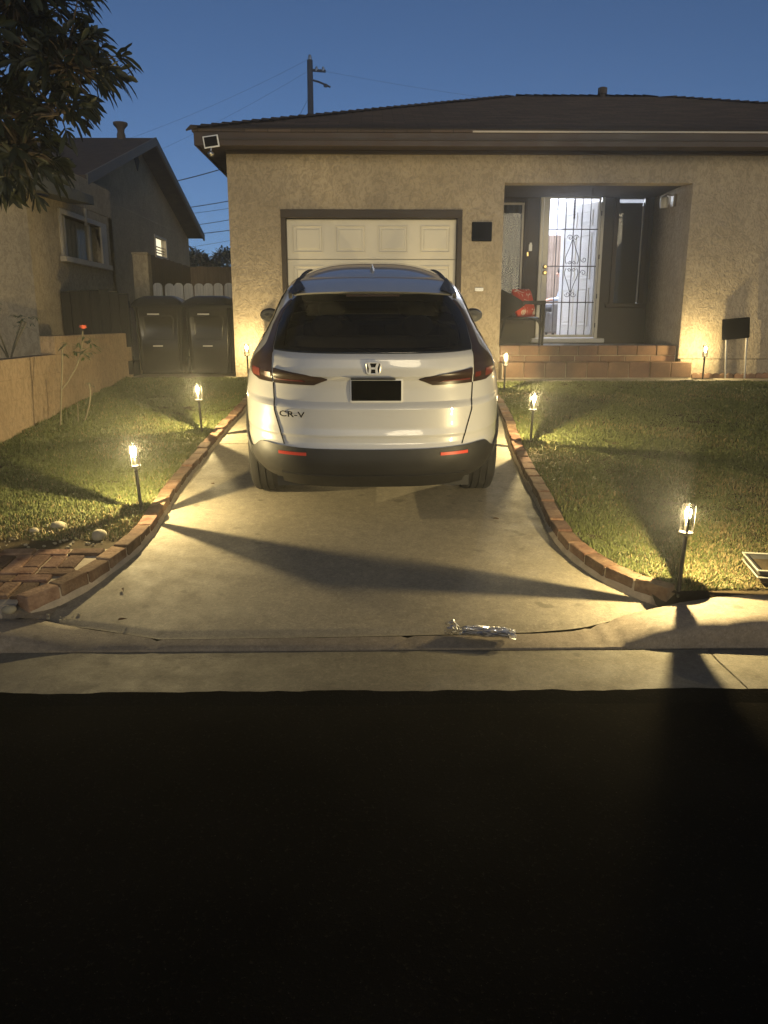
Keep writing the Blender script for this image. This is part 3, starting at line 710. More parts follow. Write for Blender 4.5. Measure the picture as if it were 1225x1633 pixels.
# brick paving, front left
def pz(x, Y): return min(lawnz(Y), interp(x, KH) - .006 + max(0, Y - interp(x, KB))*.55)
bp = MB()
rowsP = []
for v in np.linspace(0, 1, 16):
    row = []
    for u in np.linspace(0, 1, 40):
        Y = 3.62 + .95*v; xr = xat(KL, max(Y, 3.82)) - .075; x = -6 + (xr+6)*u**.5
        y_ = interp(x, KB) - .02 + (4.57 - interp(x, KB) + .02)*v
        row.append((min(x, xat(KL, max(y_, 3.82)) - .075), y_, pz(x, y_) - .012))
    rowsP.append(row)
pv = sheet('brick_paving', rowsP, M['mortar'])
y = 4.55; pat = ['s', 'h', 's', 's', 'h', 's', 's']; rowi = 0
for kind in pat:
    dpt, wdt = (.098, .205) if kind == 's' else (.20, .102)
    me = MB().box(-wdt/2+.006, wdt/2-.006, -dpt/2+.005, dpt/2-.005, -.06, .0).mesh('brick', M['brick'], bevel=.006)
    yc = y - dpt/2; xr = xat(KL, max(yc, 3.82)) - .12; x = xr - wdt/2 - (rowi % 2)*.05
    while x > -3.1:
        if yc - dpt/2 > interp(x, KB) - .035:
            o = link('brick', me, pv); o.location = (x + random.uniform(-.003, .003), yc, pz(x, yc) + .004 + random.uniform(-.004, .004)); o.rotation_euler = (math.atan((pz(x, yc+.03)-pz(x, yc-.03))/.06) + random.uniform(-.015, .015), -math.atan((pz(x+.03, yc)-pz(x-.03, yc))/.06) + random.uniform(-.015, .015), random.uniform(-.02, .02))
        x -= wdt
    y -= dpt; rowi += 1
rows = []
for v in np.linspace(0, 1, 14):
    row = []
    for u in np.linspace(0, 1, 22):
        x = -2.08 + .40*u; y0 = interp(x, KB) - .012; y_ = y0 + (4.02 - y0)*v
        z = interp(x, [(-2.08, pz(-2.08, y_) - .014), (-1.90, min(pz(-1.9, y_), .135) - .012), (-1.80, .088), (-1.68, drv(y_) - .006)])
        row.append((x, y_, z + .008*mnoise.noise((x*22, y_*22, 4.))*(1-u*.6)))
    rows.append(row)
sheet('mortar_fill', rows, M['kerbc'])
# block wall
bw = thing('block_wall', (-3.55, 8.6, .55), 'stepped tan rendered block wall beside the left lawn', 'wall')
bme = [MB().box(-.08, .08, -.1947, .1947, -.0972, .0972).mesh('block', M['block'], bevel=.0022) for _ in range(1)][0]
bmh = MB().box(-.08, .08, -.0965, .0965, -.0965, .0965).mesh('block', M['block'], bevel=.0035)
r_ = 0; z = 1.205 + .175 - .0975
for r_ in range(6):
    zc = 1.40 - .0975 - r_*.195
    yy = 8.72 if r_ == 0 else 6.0
    off = 0 if r_ % 2 == 0 else -.195
    y0 = yy + off
    if off: 
        pass
    k = 0
    while True:
        yc = y0 + .195 + k*.39; k += 1
        if yc - .195 > 11.3: break
        half = yc + .195 > 11.45
        if r_ == 0 and yc-.195 < 8.7-.01 and off: continue
        if zc + .1 < lawnz(yc) - .25: continue
        o = link('block', bmh if half else bme, bw); o.location = (-3.55 + random.uniform(-.0015, .0015), yc - (.0975 if half else 0), zc)
MB().box(-3.612, -3.488, 6.0, 11.3, .2, 1.195).box(-3.612, -3.488, 8.73, 11.3, 1.19, 1.39).build('mortar_core', M['block'], bw)

# ================================================================== PATH LAMPS
M['lampmetal'] = mat('lamp_metal', (.02, .018, .015), .45, .2, 20, 80, .05, metal=.3)
M['bulb'] = glassy('lit_bulb', (1, 1, 1), 1.2, emit=(1.0, .80, .45), estr=36.0)
M['fila'] = plain('lit_filament', (1, .8, .5), emit=60, ecol=(1, .82, .5))
M['clearplastic'] = glassy('clear_cylinder', (.97, .96, .93), 1.35, .05)
LAMPS = [((-1.74, 11.02), 'slim path lamp in front of the stucco wall corner near the bins', (0, -1.5), 8),
         ((-1.70, 7.70), 'slim path lamp on the left lawn between bins and nearest left lamp', (1, -2.), -17),
         ((-1.615, 5.28), 'slim path lamp at the left brick edging, in front of the rose bush', (0, -3.0), 12),
         ((1.68, 10.05), 'slim path lamp beside the car, in front of the porch steps', (0, 1.), 5),
         ((1.47, 7.20), 'slim path lamp on the right lawn halfway along the brick edging', (1, 1.5), 20),
         ((1.635, 3.93), 'slim path lamp nearest the kerb at the end of the right edging', (0, 2.5), 30),
         ((4.63, 11.0), 'slim path lamp by the house wall between the steps and the dark sign', (0, 0.), -8)]
lroot = None; ALL_LAMPS = []
for i, ((lx, ly), lab, (tx, ty), rz) in enumerate(LAMPS):
    onlawn = i in (1, 2, 4, 5)
    lz = lawnz(ly) if i != 6 else .775
    if lroot is None:
        lroot = thing('path_lamp', (lx, ly, lz), lab, 'path lamp', 'slim lit path lamps')
        MB().lathe([(.002, -.12), (.011, -.02), (.011, .0)], 10).build('ground_spike', M['lampmetal'], lroot, smooth=True, local=True)
        MB().lathe([(.0115, -.01), (.0115, .30)], 12).build('pole', M['lampmetal'], lroot, smooth=True, local=True)
        MB().lathe([(.012, .288), (.016, .296), (.036, .306), (.037, .314), (.02, .316)], 20).build('lamp_base', M['lampmetal'], lroot, smooth=True, local=True)
        MB().tube([(.0362*math.cos(a), .0362*math.sin(a), .4535) for a in np.linspace(0, 2*math.pi, 25)[:-1]], .0014, 6, closed=True).build('top_ring', M['clearplastic'], lroot, smooth=True, local=True)
        MB().lathe([(.034, .456), (.030, .463), (.006, .466)], 20).build('clear_cap', M['clearplastic'], lroot, smooth=True, local=True)
        MB().lathe([(.0345, .316), (.0345, .452)], 24, caps=False).build('glass_cylinder', M['clearplastic'], lroot, smooth=True, local=True)
        for k in range(4):
            a = math.pi/4 + k*math.pi/2
            bb = MB(); bb.obox((.0365*math.cos(a), .0365*math.sin(a), .384), (.003, .0105, .142), Matrix.Rotation(a, 3, 'Z')); bb.build('bar', M['lampmetal'], lroot, local=True)
        bu = MB().lathe([(.002, .368), (.007, .372), (.010, .382), (.0165, .405), (.0175, .42), (.0135, .436), (.004, .444)], 14).build('bulb', M['bulb'], lroot, smooth=True, local=True)
        MB().lathe([(.008, .316), (.008, .355), (.0045, .362), (.0045, .368)], 10).build('socket', M['steel'], bu, smooth=True, local=True)
        ld = bpy.data.lights.new('lamp_glow', 'POINT'); ld.energy = LAMP_W; ld.color = (1.0, .79, .39); ld.shadow_soft_size = .0016
        lo_ = bpy.data.objects.new('lamp_glow', ld); col.objects.link(lo_); lo_.parent = lroot; lo_.location = (0, 0, .412)
        cur = lroot
    else:
        cur = copy_tree(lroot); cur.location = (lx, ly, lz); cur['label'] = lab
    cur.rotation_euler = (R(tx), R(ty), R(rz))
    ALL_LAMPS.append(cur)
for i in (0, 3, 6):          # the three by the wall burn lower
    for ch in ALL_LAMPS[i].children:
        if ch.type == 'LIGHT': ch.data = ch.data.copy(); ch.data.energy = LAMP_W*(.36 if i != 3 else .6)

# ================================================================== CAR
CAR = thing('car', (0.0, 5.0, drv(5.0)), 'white compact SUV parked facing the garage, seen from behind', 'car', rot=(math.atan(.097), 0, R(.3)))
def carpaint():
    m, nt, b = newmat('white_car_paint')
    geo = N(nt, 'ShaderNodeNewGeometry'); co = coords(nt)
    n1 = noise(nt, co, 2.2, 4); n2 = noise(nt, co, 40, 3)
    cc = mixc(nt, ramp(nt, n1, .4, .75, 0, .25), (.50, .495, .48), (.43, .42, .40)); cc = mixc(nt, ramp(nt, n2, .5, .8, 0, .12), cc, (.38, .36, .33))
    cc = mixc(nt, geo.outputs['Backfacing'], cc, (.09, .08, .065))
    nt.links.new(cc, b.inputs['Base Color']); b.inputs['Roughness'].default_value = .34
    b.inputs['Coat Weight'].default_value = 1.0; b.inputs['Coat Roughness'].default_value = .025
    return m
M['paint'] = carpaint()
M['clad'] = mat('black_cladding', (.018, .017, .016), .55, .2, 6, 260, .12)
M['rubber'] = mat('tyre_rubber', (.016, .015, .014), .85, .2, 10, 90, .2)
M['carglass'] = glassy('tinted_glass', (.52, .50, .43), 1.45)
M['gloss'] = plain('gloss_black', (.008, .008, .008), .12, spec=.5)
M['lens'] = plain('tail_lens', (.10, .016, .012), .35, spec=.3)
M['lensdark'] = plain('smoked_lens', (.030, .016, .011), .30, spec=.25)
M['redref'] = plain('red_reflector', (.55, .05, .03), .3)
M['chrome'] = plain('chrome', (.78, .77, .74), .32, .35)
M['interior'] = mat('car_interior', (.11, .10, .085), .8, .2, 8, 60, .1)
RR = [(.28, .16), (.33, .10), (.40, .03), (.48, .0), (.56, .004), (.60, .022), (.64, .026), (.655, .020), (.70, .030), (.78, .034), (.825, .034), (.845, .048), (.865, .068), (.95, .074), (1.00, .068), (1.018, .056), (1.03, .043), (1.08, .042), (1.14, .052), (1.165, .075), (1.18, .092), (1.51, .40), (1.54, .43)]
WW = [(.28, .80), (.34, .84), (.42, .88), (.55, .905), (.70, .915), (.85, .915), (.95, .902), (1.03, .880), (1.09, .855), (1.13, .830), (1.17, .805), (1.25, .757), (1.32, .722), (1.39, .694), (1.45, .667), (1.50, .637), (1.54, .606)]
FF = [(.28, 4.45), (.40, 4.62), (.52, 4.68), (.80, 4.65), (.93, 4.52), (.99, 4.25), (1.04, 3.75), (1.07, 3.45), (1.12, 3.25), (1.50, 2.62), (1.54, 2.52)]
NN = 3.3; AR = 1.15
def cr(h): return interp(h, RR)
def cw(h): return interp(h, WW)
def rear(x, h):
    W_, R0 = cw(h), cr(h); q = min(1., abs(x)/W_)
    return R0 + AR - AR*(1-q**NN)**(1/NN)
def rpt(x, h, off=0.):
    x = max(-cw(h)*.9995, min(cw(h)*.9995, x))
    p = Vector((x, rear(x, h), h))
    if off:
        e = .004
        def P(a, c): a = max(-cw(c)*.9998, min(cw(c)*.9998, a)); return Vector((a, rear(a, c), c))
        du = P(x+e, h) - P(x-e, h); dv = P(x, h+e) - P(x, h-e)
        n = du.cross(dv)
        if n.length < 1e-9: n = Vector((0, -1, 0))
        n.normalize()
        if n.y > 0 and abs(n.y) > .05: n = -n
        p = p + n*off
    return p
levels = sorted(set([round(q, 4) for q in list(np.linspace(.30, 1.54, 84)) + [.56, .60, .64, .655, .825, .845, .865, 1.0, 1.018, 1.03, 1.165, 1.18, 1.13]]))
NT = 46
def outline(h, k=1.0, cen=1.62):
    W_, R0, F0 = cw(h), cr(h), interp(h, FF); pts = []
    for i in range(NT+1):
        th = math.pi/2*i/NT
        s_ = math.sin(th)**(2/NN); c_ = max(0, math.cos(th))**(2/NN); pts.append((W_*s_, R0 + AR - AR*c_))
    yf = F0 - 1.25; nm_ = 14
    for i in range(1, nm_+1): pts.append((W_, R0 + AR + (yf - R0 - AR)*i/nm_))
    for i in range(1, 21):
        th = math.pi/2*(1-i/20); n2 = 2.7
        pts.append((W_*max(0, math.sin(th))**(2/n2), yf + 1.25*max(0, math.cos(th))**(2/n2)))
    full = pts + [(-x, y) for x, y in pts[::-1][1:-1]]
    return [(x*k, cen + (y-cen)*k) for x, y in full]
V = []; F = []; no = len(outline(1.0))
lv = [(h, 1.0, h) for h in levels]
for k in (.975, .94, .89, .82, .74, .64, .52, .38, .22, .08): lv.append((1.54, k, 1.675 - .135*k**3.2))
for hs, k, z in lv:
    for x, y in outline(hs, k): V.append((x, y, z))
def hw_hole(h): return interp(h, [(1.19, .60), (1.30, .58), (1.385, .545), (1.45, .495), (1.49, .45)])
def in_hole(c):
    x, y, z = abs(c.x), c.y, c.z
    if 1.195 < z < 1.475 and y < .75 and x < hw_hole(z): return True          # rear window
    if 1.20 < z < 1.47 and .85 < y < interp(z, [(1.18, 2.95), (1.5, 2.45)]) and x > .5: return True        # side windows
    if 1.14 < z < 1.48 and y > interp(z, [(1.12, 2.2), (1.5, 2.1)]) and x < interp(z, [(1.13, .64), (1.5, .50)]): return True  # windscreen
    for wy in (1.03, 3.73):
        if x > .55 and math.hypot(y-wy, z-.36) < .395: return True
    return False
for i in range(len(lv)-1):
    for j in range(no):
        q = (i*no+j, i*no+(j+1) % no, (i+1)*no+(j+1) % no, (i+1)*no+j)
        c = sum((Vector(V[a]) for a in q), Vector())/4
        if not in_hole(c): F.append(q)
F.append(tuple((len(lv)-1)*no + j for j in range(no)))
bmb = MB(); bmb.v = V; bmb.f = F
me = bpy.data.meshes.new('body'); me.from_pydata(V, [], F)
me.materials.append(M['paint']); me.shade_smooth(); me.set_sharp_from_angle(angle=R(38))
body = link('body', me, CAR, local=True)
def patch_rows(name, rows, m, off, nu=24, parent=None, thick=.012, smooth=True):
    """rows: (h, x_left, x_right); a slab lying on the rear surface"""
    b = MB(); n = len(rows)
    vs = []
    for h, a, c in rows:
        for i in range(nu+1): vs.append(rpt(a+(c-a)*i/nu, h, off))
    vs2 = []
    for h, a, c in rows:
        for i in range(nu+1): vs2.append(rpt(a+(c-a)*i/nu, h, off-thick))
    k = len(vs); fs = [(j*(nu+1)+i, j*(nu+1)+i+1, (j+1)*(nu+1)+i+1, (j+1)*(nu+1)+i) for j in range(n-1) for i in range(nu)]
    rim = [j for j in range(nu+1)] + [(j+1)*(nu+1)+nu for j in range(n-1)] + [(n-1)*(nu+1)+i for i in range(nu-1, -1, -1)] + [j*(nu+1) for j in range(n-2, 0, -1)]
    fs += [(rim[i], rim[(i+1) % len(rim)], rim[(i+1) % len(rim)]+k, rim[i]+k) for i in range(len(rim))]
    b.add(vs+vs2, fs); return b.build(name, m, parent or CAR, smooth=35 if smooth else False, local=True, fix=False)
def patch_cols(name, cols, m, off, nv=10, parent=None, thick=.012):
    """cols: (x, h_low, h_high)"""
    b = MB(); n = len(cols); vs = []; vs2 = []
    for x, h0, h1 in cols:
        for i in range(nv+1): vs.append(rpt(x, h0+(h1-h0)*i/nv, off))
    for x, h0, h1 in cols:
        for i in range(nv+1): vs2.append(rpt(x, h0+(h1-h0)*i/nv, off-thick))
    k = len(vs); fs = [((j+1)*(nv+1)+i, (j+1)*(nv+1)+i+1, j*(nv+1)+i+1, j*(nv+1)+i) for j in range(n-1) for i in range(nv)]
    rim = [i for i in range(nv+1)] + [(j+1)*(nv+1)+nv for j in range(n-1)] + [(n-1)*(nv+1)+i for i in range(nv-1, -1, -1)] + [j*(nv+1) for j in range(n-2, 0, -1)]
    fs += [(rim[i], rim[(i+1) % len(rim)], rim[(i+1) % len(rim)]+k, rim[i]+k) for i in range(len(rim))]
    b.add(vs+vs2, fs); return b.build(name, m, parent or CAR, smooth=35, local=True, fix=False)
# rear bumper cladding
topc = [(0, .566), (.45, .570), (.62, .576), (.70, .582), (.745, .578), (.79, .535), (.825, .505), (.86, .52), (.90, .56), (.93, .60)]
cols = []
for s in list(np.linspace(-1, 1, 81)):
    th = s*math.pi/2*.93; xr = .925*abs(math.sin(th))**(2/NN)*(1 if th >= 0 else -1)
    cols.append((xr, interp(abs(xr), [(0, .335), (.6, .338), (.75, .342), (.86, .355), (.93, .375)]), interp(abs(xr), topc)))
clad = patch_cols('rear_bumper', cols, M['clad'], .014, 8)
patch_rows('bumper_skirt', [(h, -.60, .60) for h in np.linspace(.30, .40, 5)], M['clad'], .022, 24, clad)
for s in (-1, 1):
    a, c = sorted((s*.43, s*.61))
    patch_rows('reflector', [(h, a, c) for h in (.526, .535, .546)], M['redref'], .020, 10)
# rear window with black surround, lamps
def hw(h): return interp(h, [(1.17, .638), (1.19, .642), (1.30, .625), (1.385, .592), (1.45, .542), (1.49, .496), (1.505, .478)])
fr_ = patch_rows('window_surround', [(1.168, -hw(1.168), hw(1.168)), (1.185, -hw(1.185), hw(1.185)), (1.198, -hw(1.198), hw(1.198))], M['gloss'], .006, 30)
patch_rows('window_surround', [(h, -hw(h), hw(h)) for h in (1.465, 1.485, 1.505)], M['gloss'], .006, 30, fr_)
for s in (-1, 1):
    rows = []
    for h in np.linspace(1.199, 1.464, 12):
        a, c = s*(hw(h)-.065), s*hw(h); rows.append((h, min(a, c), max(a, c)))
    patch_rows('window_surround', rows, M['gloss'], .006, 3, fr_)
patch_rows('rear_window', [(h, -hw(h)+.004, hw(h)-.004) for h in np.linspace(1.172, 1.502, 20)], M['carglass'], .0095, 30, None, .003)
for s in (-1, 1):
    # outer lamp body wrapping round the corner, with the strip that climbs beside the glass
    rows = []
    for h in np.linspace(.972, 1.46, 34):
        xi = .652 if h < 1.16 else hw(h) + .008
        xo = interp(h, [(.97, .74), (.985, .79), (1.0, .82), (1.05, .822), (1.10, .80), (1.15, .745)]) if h < 1.15 else hw(h) + interp(h, [(1.15, .107), (1.19, .065), (1.46, .022)])
        a, c = sorted((s*xi, s*xo)); rows.append((h, a, c))
    tl = patch_rows('tail_light', rows, M['lensdark'], .006, 12)
    rows = []
    for h in np.linspace(.972, 1.066, 8):
        xo = .636; xi = interp(h, [(.972, .375), (.985, .345), (1.015, .285), (1.022, .30), (1.066, .634)])
        a, c = sorted((s*xi, s*xo)); rows.append((h, a, c))
    il = patch_rows('tail_light', rows, M['lensdark'], .012, 14)
    patch_rows('red_lens', [(h, *sorted((s*.66, s*interp(h, [(1.0, .70), (1.12, .70)])))) for h in (1.005, 1.02, 1.035)], M['lens'], .009, 6, tl)
    patch_rows('light_bar', [(h, *sorted((s*(.42+(h-.99)*2), s*.62))) for h in (.992, 1.0, 1.008)], M['lens'], .0145, 8, il)
    rows = [(h, *sorted((s*.74, s*.80))) for h in (.995, 1.01, 1.03, 1.045)]
    patch_rows('side_marker', rows, plain('side_marker_red', (.14, .02, .014), .35), .009, 6, tl)
    # tailgate shut line
    ln = [(h, s*interp(h, [(.58, .578), (.80, .640), (.97, .645)])) for h in np.linspace(.585, .97, 26)]
    patch_rows('shut_line', [(h, x-.0026, x+.0026) for h, x in ln], M['gloss'], .0060, 1, None, .009)
# licence plate, emblem, lettering
def Rt(h): return cr(h)
pl = MB(); py = Rt(.94)-.012
pl.box(-.150, .190, py-.004, py+.03, .862, 1.016); plo = pl.build('licence_plate', mat('plate_frame_white', (.6, .6, .58), .5, .05), CAR, bevel=.012, seg=2, local=True)
MB().box(-.138, .178, py-.010, py-.002, .876, 1.004).build('plate_face', plain('blank_black_plate', (.001, .001, .001), .95, spec=.0), plo, bevel=.004, local=True)
MB().box(-.14, .14, Rt(1.0)-.055, Rt(1.0)-.004, 1.016, 1.022).build('tailgate_handle', M['gloss'], CAR, local=True)
# H shaped emblem in a rounded frame
ey = Rt(1.085) - .006; ec = 1.085
em = MB(); fr2 = [(-.030, -.036), (.030, -.036), (.040, -.026), (.047, .026), (.040, .036), (-.040, .036), (-.047, .026), (-.040, -.026)]
em.tube([(x, ey-.004, ec+z) for x, z in fr2], .0058, 6, closed=True)
emo = em.build('emblem', M['chrome'], CAR, smooth=True, local=True)
for s in (-1, 1):
    MB().prism([(s*.037, .031), (s*.021, .031), (s*.012, .004), (s*.012, -.004), (s*.015, -.031), (s*.031, -.031), (s*.0265, 0)], ey-.010, ey, 'y').build('upright', M['chrome'], emo, local=True)
for o in [q for q in bpy.data.objects if q.name.startswith('upright')]: o.location.z = ec
MB().box(-.016, .016, ey-.010, ey, ec-.006, ec+.006).build('crossbar', M['chrome'], emo, local=True)
MB().prism([(x*.92, z*.92) for x, z in fr2], ey+.001, ey+.006, 'y').build('emblem_back', M['gloss'], emo, local=True).location.z = ec
tc = bpy.data.curves.new('lettering', 'FONT'); tc.body = 'CR-V'; tc.size = .062; tc.extrude = .0008; tc.offset = .0007; tc.space_character = 1.02
to = bpy.data.objects.new('lettering', tc); col.objects.link(to)
bpy.context.view_layer.update()
tm = bpy.data.meshes.new_from_object(to.evaluated_get(bpy.context.evaluated_depsgraph_get())); bpy.data.objects.remove(to)
tm.materials.append(M['gloss'])
xs = [v.co.x for v in tm.vertices]; k = .165/(max(xs)-min(xs)); x0 = min(xs)
for v in tm.vertices:
    X = -.600 + (v.co.x-x0)*k; Z = .768 + v.co.y*.85
    q = rpt(X, Z, .0105 + (v.co.z+.0008)); v.co = q
lt = link('lettering', tm, CAR, local=True); lt['label'] = 'small dark model lettering on the tailgate'
# spoiler
def sp(u, v):
    x = -.515 + 1.03*u; k = abs(x)/.515
    y = .255 + .10*k**3 + v*.50; z = 1.522 + .075*math.sin(v*math.pi/2) + .012*(1-k*k) - .012*k**4
    return (x, y, z)
b = MB(); b.grid(sp, 30, 10); n0 = len(b.v)
b.grid(lambda u, v: (sp(u, v)[0], sp(u, v)[1] + .035*(1-v), sp(u, v)[2] - .012 - .012*v), 30, 10)
nu = 31
rim = list(range(nu)) + [j*nu+nu-1 for j in range(1, 11)] + [10*nu+i for i in range(nu-2, -1, -1)] + [j*nu for j in range(9, 0, -1)]
b.f += [(rim[i], rim[(i+1) % len(rim)], rim[(i+1) % len(rim)]+n0, rim[i]+n0) for i in range(len(rim))]
spo = b.build('spoiler', M['paint'], CAR, smooth=50, local=True)
MB().box(-.17, .17, .285, .30, 1.502, 1.514).build('brake_light', M['lensdark'], spo, local=True)
for s in (-1, 1):
    MB().add([(s*.510, .285, 1.517), (s*.43, .33, 1.548), (s*.515, .80, 1.597), (s*.550, .42, 1.52), (s*.550, .44, 1.478), (s*.515, .35, 1.485)], [(0,1,2,3), (0,3,4,5)]).build('spoiler_fin', M['clad'], spo, local=True)
    rail = spline([(s*.50, .62, 1.553), (s*.502, .80, 1.580), (s*.508, 1.4, 1.602), (s*.505, 2.0, 1.595), (s*.47, 2.4, 1.555)], 8)
    MB().tube(rail, .014, 8).build('roof_rail', M['clad'], CAR, smooth=True, local=True)
# roof surface helper for antenna
b = MB(); b.add([(-.022, .78, 1.60), (.022, .78, 1.60), (.028, .90, 1.615), (-.028, .90, 1.615), (0, .74, 1.605), (0, .775, 1.69), (0, .80, 1.692), (0, .98, 1.62)], [(4,0,5), (4,5,1), (0,3,6,5), (1,5,6,2), (3,7,6), (2,6,7)])
b.build('antenna_fin', M['paint'], CAR, smooth=50, local=True)
# side glass, windscreen
for s in (-1, 1):
    def sg(u, v, s=s):
        h = 1.18 + .31*v; y0 = interp(h, [(1.18, .78), (1.49, .98)]); y1 = interp(h, [(1.18, 3.05), (1.49, 2.38)])
        y = y0 + (y1-y0)*u; W_ = cw(h)
        R0 = cr(h); yc = R0+AR
        x = W_*(1-max(0, (yc-y)/AR)**NN)**(1/NN) if y < yc else W_
        yf = interp(h, FF)-1.25
        if y > yf: x = W_*(1-((y-yf)/1.25)**2.7)**(1/2.7)
        return (s*(x+.004), y, h)
    sw = MB().grid(sg, 24, 8).build('side_window', M['carglass'], CAR, smooth=True, local=True)
    def so_(u, v, s=s): q = sg(u, v); return (q[0] + s*.003, q[1], q[2])
    for u0, u1, v0, v1 in ((-.035, .075, -.05, 1.06), (.95, 1.03, -.05, 1.06), (.075, .95, -.07, .10), (.075, .95, .92, 1.08), (.40, .45, .10, .92)):
        MB().grid(lambda u, v: so_(u0+(u1-u0)*u, v0+(v1-v0)*v), 12, 6).build('side_window_trim', M['gloss'], sw, smooth=True, local=True)
    for yy in (1.42, 2.45):
        MB().tube([(s*(cw(1.02)+.006), yy, 1.00), (s*(cw(1.02)+.03), yy+.02, 1.005), (s*(cw(1.02)+.03), yy+.17, 1.005), (s*(cw(1.02)+.006), yy+.19, 1.00)], .011, 8).build('door_handle', M['paint'], CAR, smooth=True, local=True)
    for yy in (1.36, 2.33, 3.25):
        ln = [(s*(cw(h)+.0015), yy + (.10*max(0, .60-h) if yy < 2 else 0), h) for h in np.linspace(.46, 1.15, 18)]
        MB().tube(ln, .0028, 5).build('door_gap', M['gloss'], CAR, local=True)
def ws(u, v):
    h = 1.13 + .36*v; x = (-1+2*u)*interp(h, [(1.13, .66), (1.49, .52)]); W_ = cw(h); yf = interp(h, FF)-1.25
    return (x, yf + 1.25*(1-(abs(x)/W_)**2.7)**(1/2.7) + .004, h)
MB().grid(ws, 24, 8).build('windscreen', glassy('windscreen_glass', (.8, .82, .8), 1.5), CAR, smooth=True, local=True)
# mirrors
for s in (-1, 1):
    b = MB(); b.ball((s*.968, 2.78, 1.165), (.092, .07, .066), 16, 10)
    mo = b.build('wing_mirror', M['clad'], CAR, smooth=True, local=True)
    MB().lathe([(.0, -.004), (.075, -.002), (.078, .01)], 20, (0, 0, 0), 'y').build('mirror_glass', plain('mirror_dark', (.02, .02, .022), .45, spec=.3), mo, smooth=True, local=True)
    g = [q for q in mo.children if q.name.startswith('mirror_glass')][0]; g.location = (s*.970, 2.72, 1.165); g.scale = (1.0, 1, .70)
    MB().tube([(s*.86, 2.82, 1.12), (s*.93, 2.80, 1.14)], .025, 8).build('mirror_arm', M['gloss'], mo, smooth=True, local=True)
# wheels
for wy in (1.03, 3.73):
    for s in (-1, 1):
        b = MB(); rr = .362; w2 = .1175; xc = s*.792
        prof_ = [(.23, -w2+.01), (.27, -w2), (.325, -w2-.003), (.350, -w2+.012), (rr, -w2+.035)]
        for gx_ in (-.05, 0, .05): prof_ += [(rr, gx_-.006), (rr-.008, gx_-.004), (rr-.008, gx_+.004), (rr, gx_+.006)]
        prof_ += [(rr, w2-.035), (.350, w2-.012), (.325, w2+.003), (.27, w2), (.23, w2-.01)]
        b.lathe(prof_, 48, (xc, wy, rr), 'x', caps=False)
        wh = b.build('wheel', M['rubber'], CAR, smooth=30, local=True)
        rm = MB().lathe([(.235, -w2+.02), (.22, -.02), (.225, w2-.012), (.235, w2-.004)] if s > 0 else [(.235, -w2+.004), (.225, -w2+.012), (.22, .02), (.235, w2-.02)], 32, (xc, wy, rr), 'x', caps=False)
        for k in range(5):
            a = 2*math.pi*k/5; rm.obox((xc + s*(w2-.03), wy + .12*math.cos(a), rr + .12*math.sin(a)), (.02, .22, .05), Matrix.Rotation(a, 3, 'X'))
        rm.lathe([(.05, -.012), (.05, .012)], 16, (xc + s*(w2-.03), wy, rr), 'x')
        rm.build('rim', M['steel'], wh, smooth=30, local=True)
        arc = [(s*(cw(.36+.40*math.sin(t_))-.006), wy + .405*math.cos(t_), max(.31, .36 + .405*math.sin(t_))) for t_ in np.linspace(-.12, math.pi+.12, 26)]
        MB().tube(arc, .015, 8).build('wheel_arch', M['clad'], CAR, smooth=True, local=True)
b = MB(); b.box(-.66, .66, .30, 4.3, .24, .31); b.box(-.55, .55, .95, 1.10, .20, .30).box(-.55, .55, 3.65, 3.8, .20, .30); b.build('underbody', M['clad'], CAR, local=True)
for s in (-1, 1): MB().box(s*.90-.02, s*.90+.02, 1.46, 3.30, .28, .40).build('sill', M['clad'], CAR, bevel=.01, local=True)
# interior
def headrest(x, y, z, nm='headrest'):
    b = MB(); b.ball((x, y, z), (.125, .05, .085), 14, 10); b.tube([(x-.05, y, z-.06), (x-.05, y, z-.16)], .008, 6); b.tube([(x+.05, y, z-.06), (x+.05, y, z-.16)], .008, 6); return b
for x in (-.36, .36):
    b = MB(); b.box(x-.24, x+.24, 2.28, 2.42, .62, 1.14).box(x-.25, x+.25, 2.35, 2.9, .50, .66)
    se = b.build('front_seat', M['interior'], CAR, bevel=.05, seg=3, smooth=60, local=True)
    headrest(x, 2.33, 1.265).build('headrest', M['interior'], se, smooth=True, local=True)
b = MB(); b.box(-.62, .62, 1.42, 1.56, .60, 1.12).box(-.62, .62, 1.5, 2.0, .48, .62); se = b.build('rear_bench', M['interior'], CAR, bevel=.05, seg=3, smooth=60, local=True)
for x in (-.36, .36): headrest(x, 1.47, 1.20).build('headrest', M['interior'], se, smooth=True, local=True)
MB().box(-.72, .72, .35, 4.0, .40, .47).build('cabin_floor', M['interior'], CAR, local=True)
b = MB(); b.box(-.68, .68, 3.0, 3.45, .70, 1.06); b.build('dashboard', M['interior'], CAR, bevel=.04, seg=2, local=True)
ring_ = [(-.36 + .185*math.cos(a), 2.90 + .05*math.sin(a), 1.0 + .17*math.sin(a)) for a in np.linspace(0, 2*math.pi, 25)[:-1]]
b = MB(); b.tube(ring_, .014, 8, closed=True); b.v = [(-q[0] - 0, q[1], q[2]) if False else q for q in b.v]; b.build('steering_wheel', M['interior'], CAR, smooth=True, local=True)
for x in (-.27, .12): MB().box(x, x+.20, 2.62, 2.64, 1.40, 1.428).build('glare_bar', mat('glare_bar_grey', (.5, .48, .44), .8, .05), CAR, bevel=.004, local=True)  # pale bars standing in for bright glare seen through the rear window

